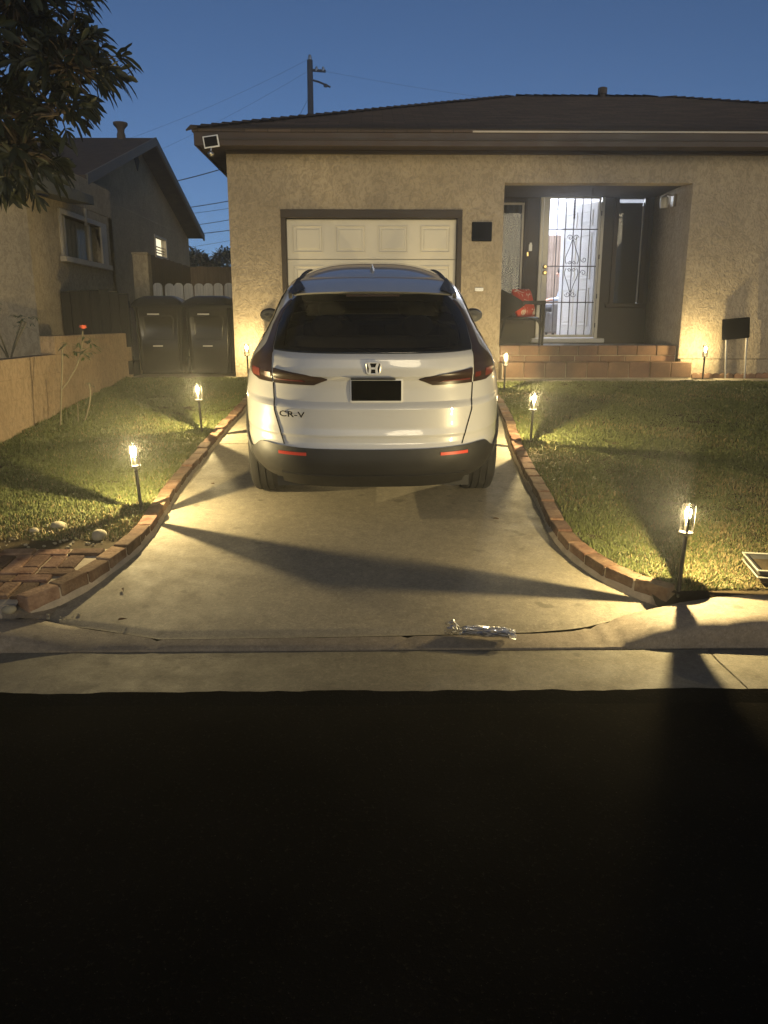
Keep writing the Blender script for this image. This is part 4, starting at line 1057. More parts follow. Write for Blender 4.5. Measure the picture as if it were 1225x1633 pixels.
# ================================================================== NEIGHBOUR HOUSE
NX = -4.6; GXW = -5.06; NG = .72
NH = thing('neighbour_house', (-6.5, 14.0, NG), 'beige gabled house next door with a small lit window', 'house')
b = MB()
cy0, cy1, wz = 11.06, 14.6, 3.34
wx0, wx1, wzz0, wzz1 = 12.2, 13.9, 2.50, 3.10      # window along y
b.box(-9, NX, cy0, cy0+.2, .4, wz)                  # front of the wing
b.box(NX-.2, NX, cy0+.2, wx0, .4, wz-.03).box(NX-.2, NX, wx1, cy1, .4, wz-.03).box(NX-.2, NX, wx0, wx1, .4, wzz0).box(NX-.2, NX, wx0, wx1, wzz1, wz-.03)
b.box(-9, NX, cy1-.2, cy1+.0, .4, wz)
gy0, gy1, gr, ge = 13.7, 22.4, 5.36, 3.86
lw = (19.1, 20.1, 3.07, 3.48)
b.box(GXW-.2, GXW, gy0+.1, lw[0], .4, 3.80).box(GXW-.2, GXW, lw[1], gy1+.2, .4, 3.80).box(GXW-.2, GXW, lw[0], lw[1], .4, lw[2]).box(GXW-.2, GXW, lw[0], lw[1], lw[3], 3.80)
b.prism([(gy0+.1, 3.802), (gy1+.2, 3.802), (18.05, 5.28)], GXW-.2, GXW-.0, 'x')
b.box(-10, GXW-.2, 22.2, 22.4, .4, 3.8)
b.build('wall', M['stucco2'], NH)
# gable roof: ridge along x
rb = MB(); ridge_y = 18.05; t_ = .09
for sgn, ye in ((-1, 13.55), (1, 22.55)):
    sl_ = (gr-ge)/4.5
    rb.add([(-4.62, ye, ge), (-4.62, ridge_y, gr), (-12, ridge_y, gr), (-12, ye, ge), (-4.62, ye, ge-t_), (-4.62, ridge_y, gr-t_), (-12, ridge_y, gr-t_), (-12, ye, ge-t_)],
           [(0,1,2,3), (7,6,5,4), (0,4,5,1), (0,3,7,4), (3,2,6,7)])
nroof = rb.build('roof', M['shingle'], NH)
# barge boards
for ye in (13.55, 22.55):
    MB().add([(-4.60, ye, ge+.01), (-4.60, ridge_y, gr+.01), (-4.60, ridge_y, gr-.15), (-4.60, ye, ge-.15), (-4.64, ye, ge+.01), (-4.64, ridge_y, gr+.01), (-4.64, ridge_y, gr-.15), (-4.64, ye, ge-.15)],
             [(0,1,2,3), (4,7,6,5), (0,4,5,1), (3,2,6,7), (0,3,7,4)]).build('barge_board', mat('grey_board', (.13, .12, .10), .7, .2), nroof)
# rafter tails / soffit strip under the rake
vb = MB(); vb.lathe([(.09, 0), (.09, .14), (.07, .2), (.08, .26), (.15, .34), (.15, .38)], 14, (-5.30, 17.9, 5.24)); vb.build('roof_vent', M['shingle'], nroof, smooth=True)
# wing shed roof with a deep fascia
b = MB(); b.add([(-4.22, 10.62, 3.36), (-4.22, 12.62, 3.40), (-9.5, 12.62, 3.72), (-9.5, 10.62, 3.68), (-4.22, 10.62, 3.17), (-4.22, 12.62, 3.27), (-9.5, 12.62, 3.6), (-9.5, 10.62, 3.5)], [(0,1,2,3), (7,6,5,4), (0,4,5,1), (1,5,6,2), (2,6,7,3), (3,7,4,0)])
b.build('wing_roof', mat('green_grey_fascia', (.10, .10, .08), .7, .2), NH, bevel=.006)
MB().box(-9, NX-.003, cy0+.2, cy1, wz-.02, 3.78).build('wing_wall_top', M['stucco2'], NH)
# wing window: frame, sashes, glass, sill, curtain
M['creamtrim'] = mat('cream_window_trim', (.50, .44, .34), .6, .12)
b = MB(); b.box(NX-.1, NX+.03, wx0-.07, wx0, wzz0, wzz1+.07).box(NX-.1, NX+.03, wx1, wx1+.28, wzz0, wzz1+.07).box(NX-.1, NX+.03, wx0, wx1, wzz1, wzz1+.07)
nw = b.build('window', M['creamtrim'], NH, bevel=.005); nw['label'] = 'wide unlit window of the house next door'
MB().box(NX-.1, NX+.08, wx0-.12, wx1+.34, wzz0-.08, wzz0).build('sill', M['creamtrim'], nw, bevel=.006)
for a, c in ((wx0+.22, wx0+.27), (wx1-.42, wx1-.37)): MB().box(NX-.09, NX-.03, a, c, wzz0, wzz1).build('mullion', M['creamtrim'], nw)
MB().box(NX-.065, NX-.06, wx0, wx1, wzz0, wzz1).build('pane', glassy('side_window_glass', (.85, .85, .82), 1.3, weight=.08), nw)
cb = curtain(0, wx1-wx0, wzz0-.05, wzz1, 0, .02, 80, 9); cb.v = [(NX-.13 - q[1], wx0 + q[0], q[2]) for q in cb.v]
cb.build('curtain', mat('pale_lace_curtain', (.38, .34, .27), .9, .15), nw, smooth=True)
MB().box(NX-.3, NX-.25, wx0-.2, wx1+.2, wzz0-.2, wzz1+.1).build('window_back', M['blind'], nw)
# lit window in the gable wall
b = MB(); b.box(GXW-.08, GXW+.02, lw[0]-.04, lw[0]+.03, lw[2], lw[3]).box(GXW-.08, GXW+.02, lw[1]-.03, lw[1]+.04, lw[2], lw[3]).box(GXW-.08, GXW+.02, lw[0]-.04, lw[1]+.04, lw[3], lw[3]+.04).box(GXW-.08, GXW+.03, lw[0]-.06, lw[1]+.06, lw[2]-.05, lw[2])
lwn = b.build('window', M['creamtrim'], NH); lwn['label'] = 'small lit window with half open blind slats'
MB().box(GXW-.10, GXW-.09, lw[0], lw[1], lw[2], lw[3]).build('lit_pane', plain('lit_window', (.9, .85, .7), emit=1.15, ecol=(1.0, .90, .62)), lwn)
for k, z in enumerate((3.14, 3.20, 3.27)): MB().box(GXW-.07, GXW-.03, lw[0]+.03, lw[1]-.03, z, z+.018).build('slat', M['creamtrim'], lwn)
MB().box(GXW-.07, GXW-.03, lw[1]-.19, lw[1]-.15, lw[2], lw[3]).build('mullion', M['creamtrim'], lwn)
MB().prism([(18.05, 4.70), (18.22, 4.92), (18.05, 5.14), (17.88, 4.92)], GXW-.02, GXW+.02, 'x').build('gable_vent', M['trim'], NH, bevel=.004)
MB().tube([(NX+.03, 13.2, 3.3), (NX+.03, 13.2, 3.12), (NX+.02, 13.22, 3.05)], .025, 8).build('downpipe', M['creamtrim'], NH)

# ------------------------------------------------------------------ fences, gate, pillar
pil = MB().box(-3.76, -3.52, 12.80, 13.0, .7, 2.58).box(-3.77, -3.51, 12.79, 13.01, 2.58, 2.61).build('gate_pillar', M['stucco2'], bevel=.008)
tag(pil, 'square beige stucco pillar at the left end of the white picket fence', 'pillar')
M['whitewood'] = wood('white_wood', (.50, .47, .41)); M['brownwood'] = wood('brown_wood', (.17, .12, .075)); M['darkwood'] = wood('dark_wood', (.035, .030, .022))
pf = thing('picket_fence', (-2.8, 12.9, .78), 'white dog-eared picket fence behind the two bins', 'fence')
MB().box(-3.51, -1.99, 12.93, 12.97, 1.05, 1.13).build('rail', M['whitewood'], pf); MB().box(-3.51, -1.99, 12.93, 12.97, 1.80, 1.88).build('rail', M['whitewood'], pf)
pkm = MB().prism([(-.073, 0), (.073, 0), (.073, 1.32), (.052, 1.352), (.02, 1.366), (-.02, 1.366), (-.052, 1.352), (-.073, 1.32)], -.01, .01, 'y').mesh('picket', M['whitewood'], bevel=.003)
for k in range(10):
    x = -3.43 + k*.1565 + (.03 if k > 0 else 0)
    if x > -2.03: break
    o = link('picket', pkm, pf); o.location = (x + random.uniform(-.003, .003), 12.915, .785 + random.uniform(-.008, .008)); o.rotation_euler = (0, random.uniform(-.008, .008), 0)
bf = thing('board_fence', (-3.2, 15.5, .78), 'tall dark brown board fence behind the picket fence', 'fence')
for k in range(20):
    y_ = 13.2 + k*.142
    if y_ > 15.95: break
    o = MB().box(-3.60, -3.58, y_, y_+.139, .75, 2.60 + random.uniform(-.012, .012)).build('board', M['brownwood'], bf)
bm_ = MB().box(0, .139, 16.0, 16.02, .75, 2.605).mesh('board', M['brownwood'])
for k in range(12):
    o = link('board', bm_, bf); o.location = (-3.58 + k*.142, random.uniform(-.004, .004), random.uniform(-.012, .012))
MB().box(-3.58, -2.0, 16.03, 16.07, 2.3, 2.38).build('rail', M['brownwood'], bf)
gt = thing('side_gate', (-4.1, 11.9, .72), 'dark wooden side gate behind the block wall', 'gate')
for k in range(7):
    MB().box(-4.58 + k*.141, -4.58 + k*.141 + .134, 11.9, 11.925, .70, 1.985 + .05*(k/6) - (.08*(k-4)/2 if k > 4 else 0)).build('board', M['darkwood'], gt)
MB().box(-4.59, -3.60, 11.928, 11.96, 1.75, 1.85).build('rail', M['darkwood'], gt); MB().box(-4.59, -3.60, 11.928, 11.96, .95, 1.05).build('rail', M['darkwood'], gt)

# ------------------------------------------------------------------ wheelie bins
M['binp'] = plain('bin_plastic', (.009, .0085, .007), .26, spec=.4)
M['binlab'] = plain('bin_pale_mark', (.42, .40, .34), .6)
def make_bin(loc, label, rz):
    t = thing('wheeled_bin', loc, label, 'bin', 'wheeled bins in the side yard', rot=(0, 0, rz))
    def sec(z):
        k = z/1.0; return (.295+.045*k, -.30-.05*k, .29+.04*k)
    rows = []; n = 11
    b = MB(); zs = [.03, .08, .35, .55, .60, .80, .86, .98]
    for z in zs:
        hx_, y0, y1 = sec(z); c = .06
        ins = .022 if .56 < z < .83 else 0
        rows.append([(-hx_+c, y0, z), (-hx_*.55, y0+ins, z), (hx_*.55, y0+ins, z), (hx_-c, y0, z), (hx_, y0+c, z), (hx_, y1-c, z), (hx_-c, y1, z), (-hx_+c, y1, z), (-hx_, y1-c, z), (-hx_, y0+c, z)])
    m_ = 10
    b.add([p for r in rows for p in r], [(i*m_+j, i*m_+(j+1) % m_, (i+1)*m_+(j+1) % m_, (i+1)*m_+j) for i in range(len(rows)-1) for j in range(m_)] + [tuple(range(m_))[::-1]])
    b.build('body', M['binp'], t, smooth=30, local=True)
    MB().box(-.355, .355, -.375, .36, .965, 1.0).build('rim', M['binp'], t, bevel=.012, seg=2, local=True)
    lid = MB()
    def lf(u, v):
        x = -.365+.73*u; y = -.40+.78*v; e = min(u, 1-u, v, 1-v)*2
        return (x, y, 1.004 + .125*min(1, (e*2.2))**.55 + .012*math.sin(v*math.pi))
    lid.grid(lf, 14, 12); lid.box(-.366, .366, -.402, .38, .985, 1.006)
    lo2 = lid.build('lid', M['binp'], t, smooth=40, local=True)
    MB().box(-.18, .18, -.412, -.398, .985, 1.000).build('lid_lip', M['binp'], lo2, bevel=.005, local=True)
    MB().tube([(-.26, .36, .96), (-.26, .43, .99), (.26, .43, .99), (.26, .36, .96)], .016, 8).build('handle', M['binp'], t, smooth=True, local=True)
    for s in (-1, 1): MB().lathe([(.04, -.03), (.125, -.035), (.13, 0), (.125, .035), (.04, .03)], 20, (s*.29, .27, .13), 'x').build('wheel', M['rubber'], t, smooth=30, local=True)
    MB().tube([(-.30, .27, .13), (.30, .27, .13)], .012, 8).build('axle', M['steel'], t, local=True)
    hx_, y0, _ = sec(.86); MB().box(-.15, .02, y0-.006, y0+.004, .868, .888).build('label_strip', M['binlab'], t, local=True)
    hx_, y0, _ = sec(.42); MB().box(-.10, .04, y0-.006, y0+.004, .42, .437).build('label_strip', M['binlab'], t, local=True)
    fr_ = [(x_, sec(z_)[1] - .004, z_) for x_, z_ in ((-.19, .53), (.19, .53), (.20, .60), (.21, .80), (.19, .85), (-.19, .85), (-.21, .80), (-.20, .60))]
    MB().tube(fr_, .010, 8, closed=True).build('moulded_frame', M['binp'], t, smooth=True, local=True)
    for s in (-1, 1):
        for q_ in (.245, .285): MB().tube([(s*q_, sec(.1)[1]-.002, .08), (s*(q_+.035), sec(.93)[1]-.002, .93)], .009, 6).build('rib', M['binp'], t, smooth=True, local=True)
    MB().tube([(-.36, -.405, .995), (.36, -.405, .995)], .013, 8).build('lid_bead', M['binp'], lo2, smooth=True, local=True)
    MB().tube(spline([(-.11, -.39, 1.01), (-.10, -.435, 1.03), (.10, -.435, 1.03), (.11, -.39, 1.01)], 5), .010, 8).build('lid_grip', M['binp'], lo2, smooth=True, local=True)
    return t
make_bin((-3.12, 11.95, .782), 'dark wheeled bin standing nearer the block wall', R(3))
make_bin((-2.37, 11.95, .782), 'dark wheeled bin standing right against the house corner', R(-2))

# ------------------------------------------------------------------ porch chair and cushion
CH = thing('porch_chair', (2.19, 11.88, 1.213), 'dark curved-back patio chair on the porch', 'chair', rot=(0, 0, R(-8)))
M['rattan'] = mat('dark_woven', (.011, .010, .009), .7, .3, 30, 180, .5)
def shell(u, v, r):
    ph = -1.95 + 3.9*u; k = abs(ph)/1.95
    zt = .86 - .26*k**1.5; zb = .36 + .22*k**2.0; z = zb + (zt-zb)*v
    rr = r + .035*(z-.4)
    return (-.05 - rr*math.cos(ph)*.95 - .06*(z-.4)/.4*(1-k), rr*1.0*math.sin(ph), z)
b = MB(); b.grid(lambda u, v: shell(u, v, .285), 30, 8); n0 = len(b.v); b.grid(lambda u, v: shell(u, v, .268), 30, 8)
nu = 31; rim = list(range(nu)) + [j*nu+nu-1 for j in range(1, 9)] + [8*nu+i for i in range(nu-2, -1, -1)] + [j*nu for j in range(7, 0, -1)]
b.f += [(rim[i], rim[(i+1) % len(rim)], rim[(i+1) % len(rim)]+n0, rim[i]+n0) for i in range(len(rim))]
b.build('backrest', M['rattan'], CH, smooth=50, local=True)
MB().lathe([(.26, .36), (.28, .375), (.28, .40), (.25, .41)], 24).build('seat', M['rattan'], CH, smooth=40, local=True)
for s in (-1, 1):
    MB().box(.02, .34, s*.285-.025, s*.285+.025, .585, .635).build('armrest', M['rattan'], CH, bevel=.006, local=True)
    MB().tube([(.315, s*.285, .60), (.315, s*.285, .0)], [.020, .017], 8).build('front_leg', M['rattan'], CH, smooth=True, local=True)
    MB().tube(spline([(-.22, s*.20, .40), (-.26, s*.22, .22), (-.33, s*.25, .0)], 5), .012, 8).build('rear_leg', M['rattan'], CH, smooth=True, local=True)
    MB().tube(spline([(.315, s*.285, .22), (.29, s*.285, .33), (.20, s*.27, .375), (.0, s*.25, .385)], 5), .014, 8).build('arch_rail', M['rattan'], CH, smooth=True, local=True)
m, nt, bs = newmat('red_print_fabric'); co = coords(nt); n1 = noise(nt, co, 9, 3, .5, 1.5)
cc = mixc(nt, ramp(nt, n1, .56, .60), (.42, .045, .02), (.55, .42, .32)); nt.links.new(cc, bs.inputs['Base Color']); bs.inputs['Roughness'].default_value = .9
def cush(u, v):
    a, c = -1+2*u, -1+2*v; e = (1-abs(a)**4)*(1-abs(c)**4)
    return (a, c, e)
b = MB()
for sg in (1, -1):
    b.grid(lambda u, v: (cush(u, v)[0]*.03 + sg*.075*cush(u, v)[2]**.5 - .02, cush(u, v)[0]*.20, .24 + cush(u, v)[1]*.21), 16, 16)
cu = b.build('cushion', m, smooth=True); cu.location = (2.30, 11.87, 1.213+.385); cu.rotation_euler = (0, R(-16), R(-40))
tag(cu, 'red patterned cushion leaning in the porch chair', 'cushion')

# ------------------------------------------------------------------ sign board, wall lantern, solar light
SG = thing('yard_sign', (5.1, 11.12, .775), 'small black board sign on two thin stakes by the house wall', 'sign')
for x, tx_ in ((4.97+.02, -.03), (5.285-.02, -.015)): MB().tube([(x+.02, 11.13, .70), (x+tx_, 11.13, 1.40)], .014, 8).build('stake', M['steel'], SG)
bd = MB().obox((5.08, 11.115, 1.46), (.385, .028, .285), Matrix.Rotation(R(-5), 3, 'Y')); bd.build('board', plain('sign_black', (.002, .002, .0025), .95, spec=.0), SG, bevel=.02, seg=3)
WLn = thing('wall_lantern', (4.40, 12.05, 3.27), 'unlit pale glass jar lantern on the porch side wall', 'lantern')
MB().box(4.375, 4.408, 12.0, 12.1, 3.18, 3.36).build('wall_plate', M['paleedge'], WLn, bevel=.006)
MB().tube([(4.38, 12.05, 3.34), (4.30, 12.05, 3.36), (4.26, 12.05, 3.33)], .012, 8).build('arm', M['paleedge'], WLn, smooth=True)
MB().lathe([(.03, .16), (.055, .14), (.062, .06), (.055, 0), (.02, -.01)], 18, (4.26, 12.05, 3.17)).build('glass_jar', mat('frosted_jar', (.45, .42, .35), .4, .1), WLn, smooth=True)
SO = thing('solar_light', (-2.07, 10.86, 3.68), 'small solar panel with a spotlight under the left eave corner', 'security light')
sm = Matrix.Rotation(R(-8), 3, 'Y')
MB().obox((-2.075, 10.88, 3.805), (.20, .016, .145), sm).build('panel_frame', M['white'], SO, bevel=.003)
MB().obox((-2.075, 10.867, 3.805), (.165, .012, .112), sm).build('panel', plain('solar_cell', (.010, .009, .010), .8, spec=.05), SO)
MB().box(-2.09, -2.06, 10.89, 10.945, 3.79, 3.82).build('bracket', M['black'], SO)
b = MB(); b.ball((-2.085, 10.88, 3.66), (.045, .05, .035), 12, 8); b.tube([(-2.08, 10.89, 3.75), (-2.085, 10.885, 3.68)], .012, 8); b.build('spotlight', M['steel'], SO, smooth=True)

# ------------------------------------------------------------------ scalloped edging at the wall base
sc_ = thing('scalloped_edging', (5.5, 11.2, .77), 'low scalloped brown garden edging along the house wall', 'edging')
me = MB().prism([(0, 0), (.30, 0)] + [(.30 - .30*k/18, .055 + .022*abs(math.sin(3*math.pi*k/18))) for k in range(19)], 0, .03, 'y').mesh('edging_piece', M['stepbrick'], bevel=.004)
for k in range(9):
    o = link('edging_piece', me, sc_); o.location = (4.54 + k*.305, 11.17 + random.uniform(-.01, .01), .765 + random.uniform(-.006, .006)); o.rotation_euler = (R(random.uniform(-4, 4)), 0, R(random.uniform(-2, 2)))

# ------------------------------------------------------------------ utility pole and wires
PY = 38
UP = thing('utility_pole', (-2.8, PY, .7), 'tall dark wooden utility pole rising behind the roof', 'utility pole')
M['polewood'] = mat('pole_wood', (.035, .028, .024), .9, .3, 5, 40, .3, world=True); M['wire'] = plain('wire_black', (.02, .02, .022), .7)
MB().tube([(-2.8, PY, .5), (-2.74, PY, 12.75)], [.17, .125], 12).build('pole_shaft', M['polewood'], UP, smooth=True)
MB().tube([(-2.77, PY, 12.35), (-2.05, PY-.2, 12.25)], .06, 6).build('cross_arm', M['polewood'], UP)
b = MB(); b.tube([(-2.65, PY, 11.95), (-2.35, PY-.1, 11.85), (-1.85, PY-.2, 11.62)], .045, 6); b.lathe([(.08, 0), (.10, .05), (.07, .12)], 8, (-2.05, PY-.2, 11.62)); b.build('insulator_arm', M['polewood'], UP)
for q, kq in (((-2.74, PY, 12.72), 1.3), ((-2.15, PY-.18, 12.25), 1.), ((-2.45, PY-.1, 12.28), 1.)):
    MB().lathe([(.055*kq, 0), (.07*kq, .08*kq), (.04*kq, .18*kq)], 8, q).build('insulator', M['steel'], UP, smooth=True)
WIRES = [((-2.85, 12.76), (-11.5, 9.35), .004, 'topmost thin wire falling left from the utility pole top'),
         ((-2.85, 12.3), (-11.5, 8.3), .004, 'second thin wire falling left from the utility pole'),
         ((-2.8, 9.6), (-10.2, 7.5), .022, 'thick black wire crossing the gap just below the eave'),
         ((-2.8, 7.75), (-10.5, 6.42), .018, 'second wire down in the gap between the houses'),
         ((-2.8, 7.35), (-10.5, 6.2), .010, 'third, thinner wire down in the gap between the houses'),
         ((-2.8, 6.9), (-10.5, 5.65), .014, 'fourth wire down in the gap between the houses'),
         ((-2.8, 6.3), (-10.5, 5.35), .018, 'fifth wire down in the gap between the houses'),
         ((-2.8, 6.05), (-10.5, 4.7), .008, 'lowest thin wire in the gap above the far trees'),
         ((-2.05, 12.3), (12, 10.6), .004, 'thin wire running right from the utility pole')]
for (a, c, r_, lab) in WIRES:
    pts = [(a[0]+(c[0]-a[0])*t/16, PY, a[1]+(c[1]-a[1])*t/16 - .35*4*(t/16)*(1-t/16)*.5) for t in range(17)]
    o = MB().tube(pts, r_, 5).build('overhead_wire', M['wire']); tag(o, lab, 'wire', 'overhead wires')
o = MB().tube([(-2.82, PY, 11.25), (-3.9, PY, 9.4)], .008, 5).build('guy_wire', M['wire'], UP)

# ------------------------------------------------------------------ foliage
def leafmat(name, a, b2):
    m, nt, bs = newmat(name); at_ = N(nt, 'ShaderNodeAttribute', attribute_name='tint')
    sep = N(nt, 'ShaderNodeSeparateColor'); nt.links.new(at_.outputs['Color'], sep.inputs[0])
    nt.links.new(mixc(nt, sep.outputs[0], a, b2), bs.inputs['Base Color']); bs.inputs['Roughness'].default_value = .55; bs.inputs['Specular IOR Level'].default_value = .35
    return m
LEAF = np.array([(0, 0, 0), (-.10, .25, .04), (.10, .25, .04), (-.19, .55, .06), (.19, .55, .06), (-.17, .82, .04), (.17, .82, .04), (0, 1, -.02), (0, .25, -.0), (0, .55, -.01), (0, .82, -.02)])
LF = [(0, 8, 1), (0, 2, 8), (1, 8, 9, 3), (8, 2, 4, 9), (3, 9, 10, 5), (9, 4, 6, 10), (5, 10, 7), (10, 6, 7)]
def leaves_mesh(name, items, m):
    """items: (pos, dir, up, length, width, droop, tint)"""
    V = []; F = []; T = []
    for pos, d, up, L, wd, droop, ti in items:
        d = Vector(d).normalized(); s = d.cross(Vector(up))
        s = s.normalized() if s.length > 1e-4 else d.orthogonal().normalized(); u = s.cross(d).normalized(); b0 = len(V); pos = Vector(pos)
        for x, y, z in LEAF:
            p = pos + d*(y*L) + s*(x*wd*2.4) + u*(z*wd*2.5) + Vector((0, 0, -droop*L*y*y)); V.append(p)
        F += [tuple(i+b0 for i in f) for f in LF]; T += [ti]*len(LEAF)
    me = bpy.data.meshes.new(name); me.from_pydata(V, [], F); me.materials.append(m); me.shade_smooth()
    ca = me.color_attributes.new('tint', 'FLOAT_COLOR', 'POINT'); c = np.zeros((len(V), 4), np.float32); c[:, 0] = T; c[:, 3] = 1; ca.data.foreach_set('color', c.reshape(-1))
    return me
M['treeleaf'] = leafmat('tree_leaf', (.006, .009, .0035), (.017, .022, .008)); M['roseleaf'] = leafmat('rose_leaf', (.03, .05, .02), (.06, .09, .035)); M['farleaf'] = leafmat('far_leaf', (.012, .020, .010), (.025, .035, .016))
M['bark'] = mat('bark', (.06, .045, .032), .95, .3, 10, 60, .6); M['cane'] = mat('rose_cane', (.15, .13, .08), .8, .25, 20, 90, .3)
rnd = random.Random(5)
TR = thing('tree', (-4.35, 6.7, .42), 'dark broadleaf tree overhanging from the upper left', 'tree')
blobs = [((-3.05, 6.5, 3.55), (.95, .85, .80), 230), ((-2.22, 6.3, 3.36), (.42, .40, .26), 60), ((-2.55, 6.3, 3.80), (.55, .5, .40), 85), ((-2.62, 6.3, 2.80), (.26, .35, .40), 50), ((-3.1, 6.3, 2.85), (.55, .45, .45), 100), ((-2.28, 6.2, 3.02), (.22, .25, .18), 14), ((-3.9, 6.7, 3.5), (.6, .7, .6), 40)]
ros = []
for c, r, n in blobs:
    for _ in range(n):
        while True:
            q = Vector((rnd.uniform(-1, 1), rnd.uniform(-1, 1), rnd.uniform(-1, 1)))
            if .25 < q.length < 1: break
        ros.append((Vector(c) + Vector((q.x*r[0], q.y*r[1], q.z*r[2])), (Vector((q.x, q.y, q.z*.8+.15))).normalized()))
items = []
for p, n in ros:
    k = rnd.randint(7, 11); a0 = rnd.random()*6
    t1 = n.orthogonal().normalized(); t2 = n.cross(t1)
    for j in range(k):
        a = a0 + j*2.4; sp_ = rnd.uniform(.5, 1.5)
        d = n + (t1*math.cos(a) + t2*math.sin(a))*sp_ + Vector((0, 0, -.25))
        L = rnd.uniform(.07, .185); items.append((p + n*.01*j*.5, d, n, L, L*rnd.uniform(.23, .30), rnd.uniform(.1, .5), rnd.random()))
crown = link('crown', leaves_mesh('crown', items, M['treeleaf']), TR)
MB().tube(spline([(-4.35, 6.7, .40), (-4.32, 6.72, 1.2), (-4.2, 6.68, 2.0), (-4.0, 6.6, 2.6)], 5), [.13 - .003*k for k in range(16)], 10).build('trunk', M['bark'], TR, smooth=True)
for c, r, n in blobs:
    c = Vector(c); s_ = Vector((-4.0, 6.6, 2.6))
    MB().tube(spline([s_ - Vector((0, 0, .1)), s_.lerp(c, .5) + Vector((0, 0, .18)), c], 5), [.055 - .004*k for k in range(11)], 7).build('limb', M['bark'], TR, smooth=True)
tw = MB()
for p, n in ros:
    c = min((Vector(q[0]) for q in blobs), key=lambda q: (q-p).length); tw.tube([c.lerp(p, .25), c.lerp(p, .7) + Vector((0, 0, .02)), p], [.010, .007, .004], 4)
tw.build('twigs', M['bark'], TR)
# rose bush
def plant_leaves(spots, L0, seedk, m, name, parent):
    rr = random.Random(seedk); it = []
    for p in spots:
        for j in range(rr.randint(4, 6)):
            a = rr.random()*6.28; it.append((Vector(p), (math.cos(a), math.sin(a), rr.uniform(-.4, .4)), (0, 0, 1), L0*rr.uniform(.7, 1.2), L0*.22, .3, rr.random()))
    return link(name, leaves_mesh(name, it, m), parent)
RB = thing('rose_bush', (-3.19, 7.94, lawnz(7.94)), 'leggy rose bush with one red bloom beside the block wall', 'rose bush')
z0 = lawnz(7.94)
MB().tube(spline([(-3.19, 7.94, z0-.03), (-3.16, 7.96, z0+.25), (-3.13, 7.98, z0+.55), (-3.11, 8.0, z0+.78), (-3.08, 8.0, z0+.82)], 5), .008, 7).build('cane', M['cane'], RB, smooth=True)
MB().tube(spline([(-3.145, 7.97, z0+.37), (-3.07, 8.0, z0+.47), (-2.99, 8.04, z0+.62), (-2.95, 8.08, z0+.78), (-2.93, 8.1, z0+.94)], 5), .0065, 7).build('cane', M['cane'], RB, smooth=True)
plant_leaves([(-2.95, 8.08, z0+.80), (-2.93, 8.1, z0+.84), (-2.90, 8.09, z0+.76), (-2.96, 8.06, z0+.73), (-2.86, 8.1, z0+.82), (-3.0, 8.05, z0+.74), (-2.92, 8.1, z0+.89), (-3.08, 8.0, z0+.80), (-3.10, 8.0, z0+.72), (-2.84, 8.1, z0+.79), (-2.9, 8.05, z0+.70), (-2.98, 8.1, z0+.83), (-2.88, 8.15, z0+.86), (-2.95, 8.12, z0+.68), (-3.05, 8.0, z0+.83), (-2.86, 8.05, z0+.73)], .09, 3, M['roseleaf'], 'leaves', RB)
it = []
rr = random.Random(8)
for k in range(26):
    a = k*2.4; el = .15 + .05*k/2; d = (math.cos(a)*math.cos(el*1.1), math.sin(a)*math.cos(el*1.1), math.sin(el*1.1)); it.append(((-2.925, 8.1, z0+.965), d, (0, 0, 1), .045, .018, -.2, rr.random()))
link('bloom', leaves_mesh('bloom', it, leafmat('rose_petal', (.62, .10, .05), (.75, .20, .12))), RB)
RS = thing('rose_shoot', (-3.03, 8.15, lawnz(8.15)), 'short bare rose shoot on the lawn right of the rose bush', 'plant')
z1 = lawnz(8.15); MB().tube(spline([(-3.03, 8.15, z1-.03), (-2.97, 8.17, z1+.13), (-2.94, 8.18, z1+.27), (-2.94, 8.18, z1+.40)], 5), .008, 7).build('cane', M['cane'], RS, smooth=True)
plant_leaves([(-2.94, 8.18, z1+.40), (-2.93, 8.18, z1+.37)], .05, 5, M['roseleaf'], 'leaves', RS)
MB().tube([(-3.07, 8.12, z1-.02), (-3.06, 8.13, z1+.20)], .006, 6).build('cane', M['cane'], RS)
SH = thing('shrub', (-4.05, 8.9, .58), 'sparse leafy shrub twigs showing above the block wall at left', 'shrub')
for p1 in ((-3.75, 8.7, 1.55), (-4.0, 9.2, 1.58), (-4.2, 8.6, 1.62), (-3.9, 8.2, 1.7)):
    MB().tube(spline([(-4.05, 8.9, .56), (-4.05, 8.88, 1.1), p1], 5), .008, 6).build('cane', M['cane'], SH, smooth=True)
rr = random.Random(21); spots = []
for p1 in ((-3.75, 8.7, 1.55), (-4.0, 9.2, 1.58), (-4.2, 8.6, 1.62), (-3.9, 8.2, 1.7)):
    for _ in range(9): spots.append((p1[0]+rr.uniform(-.1, .1), p1[1]+rr.uniform(-.1, .1), p1[2]+rr.uniform(-.1, .07)))
plant_leaves(spots, .055, 9, M['roseleaf'], 'leaves', SH)
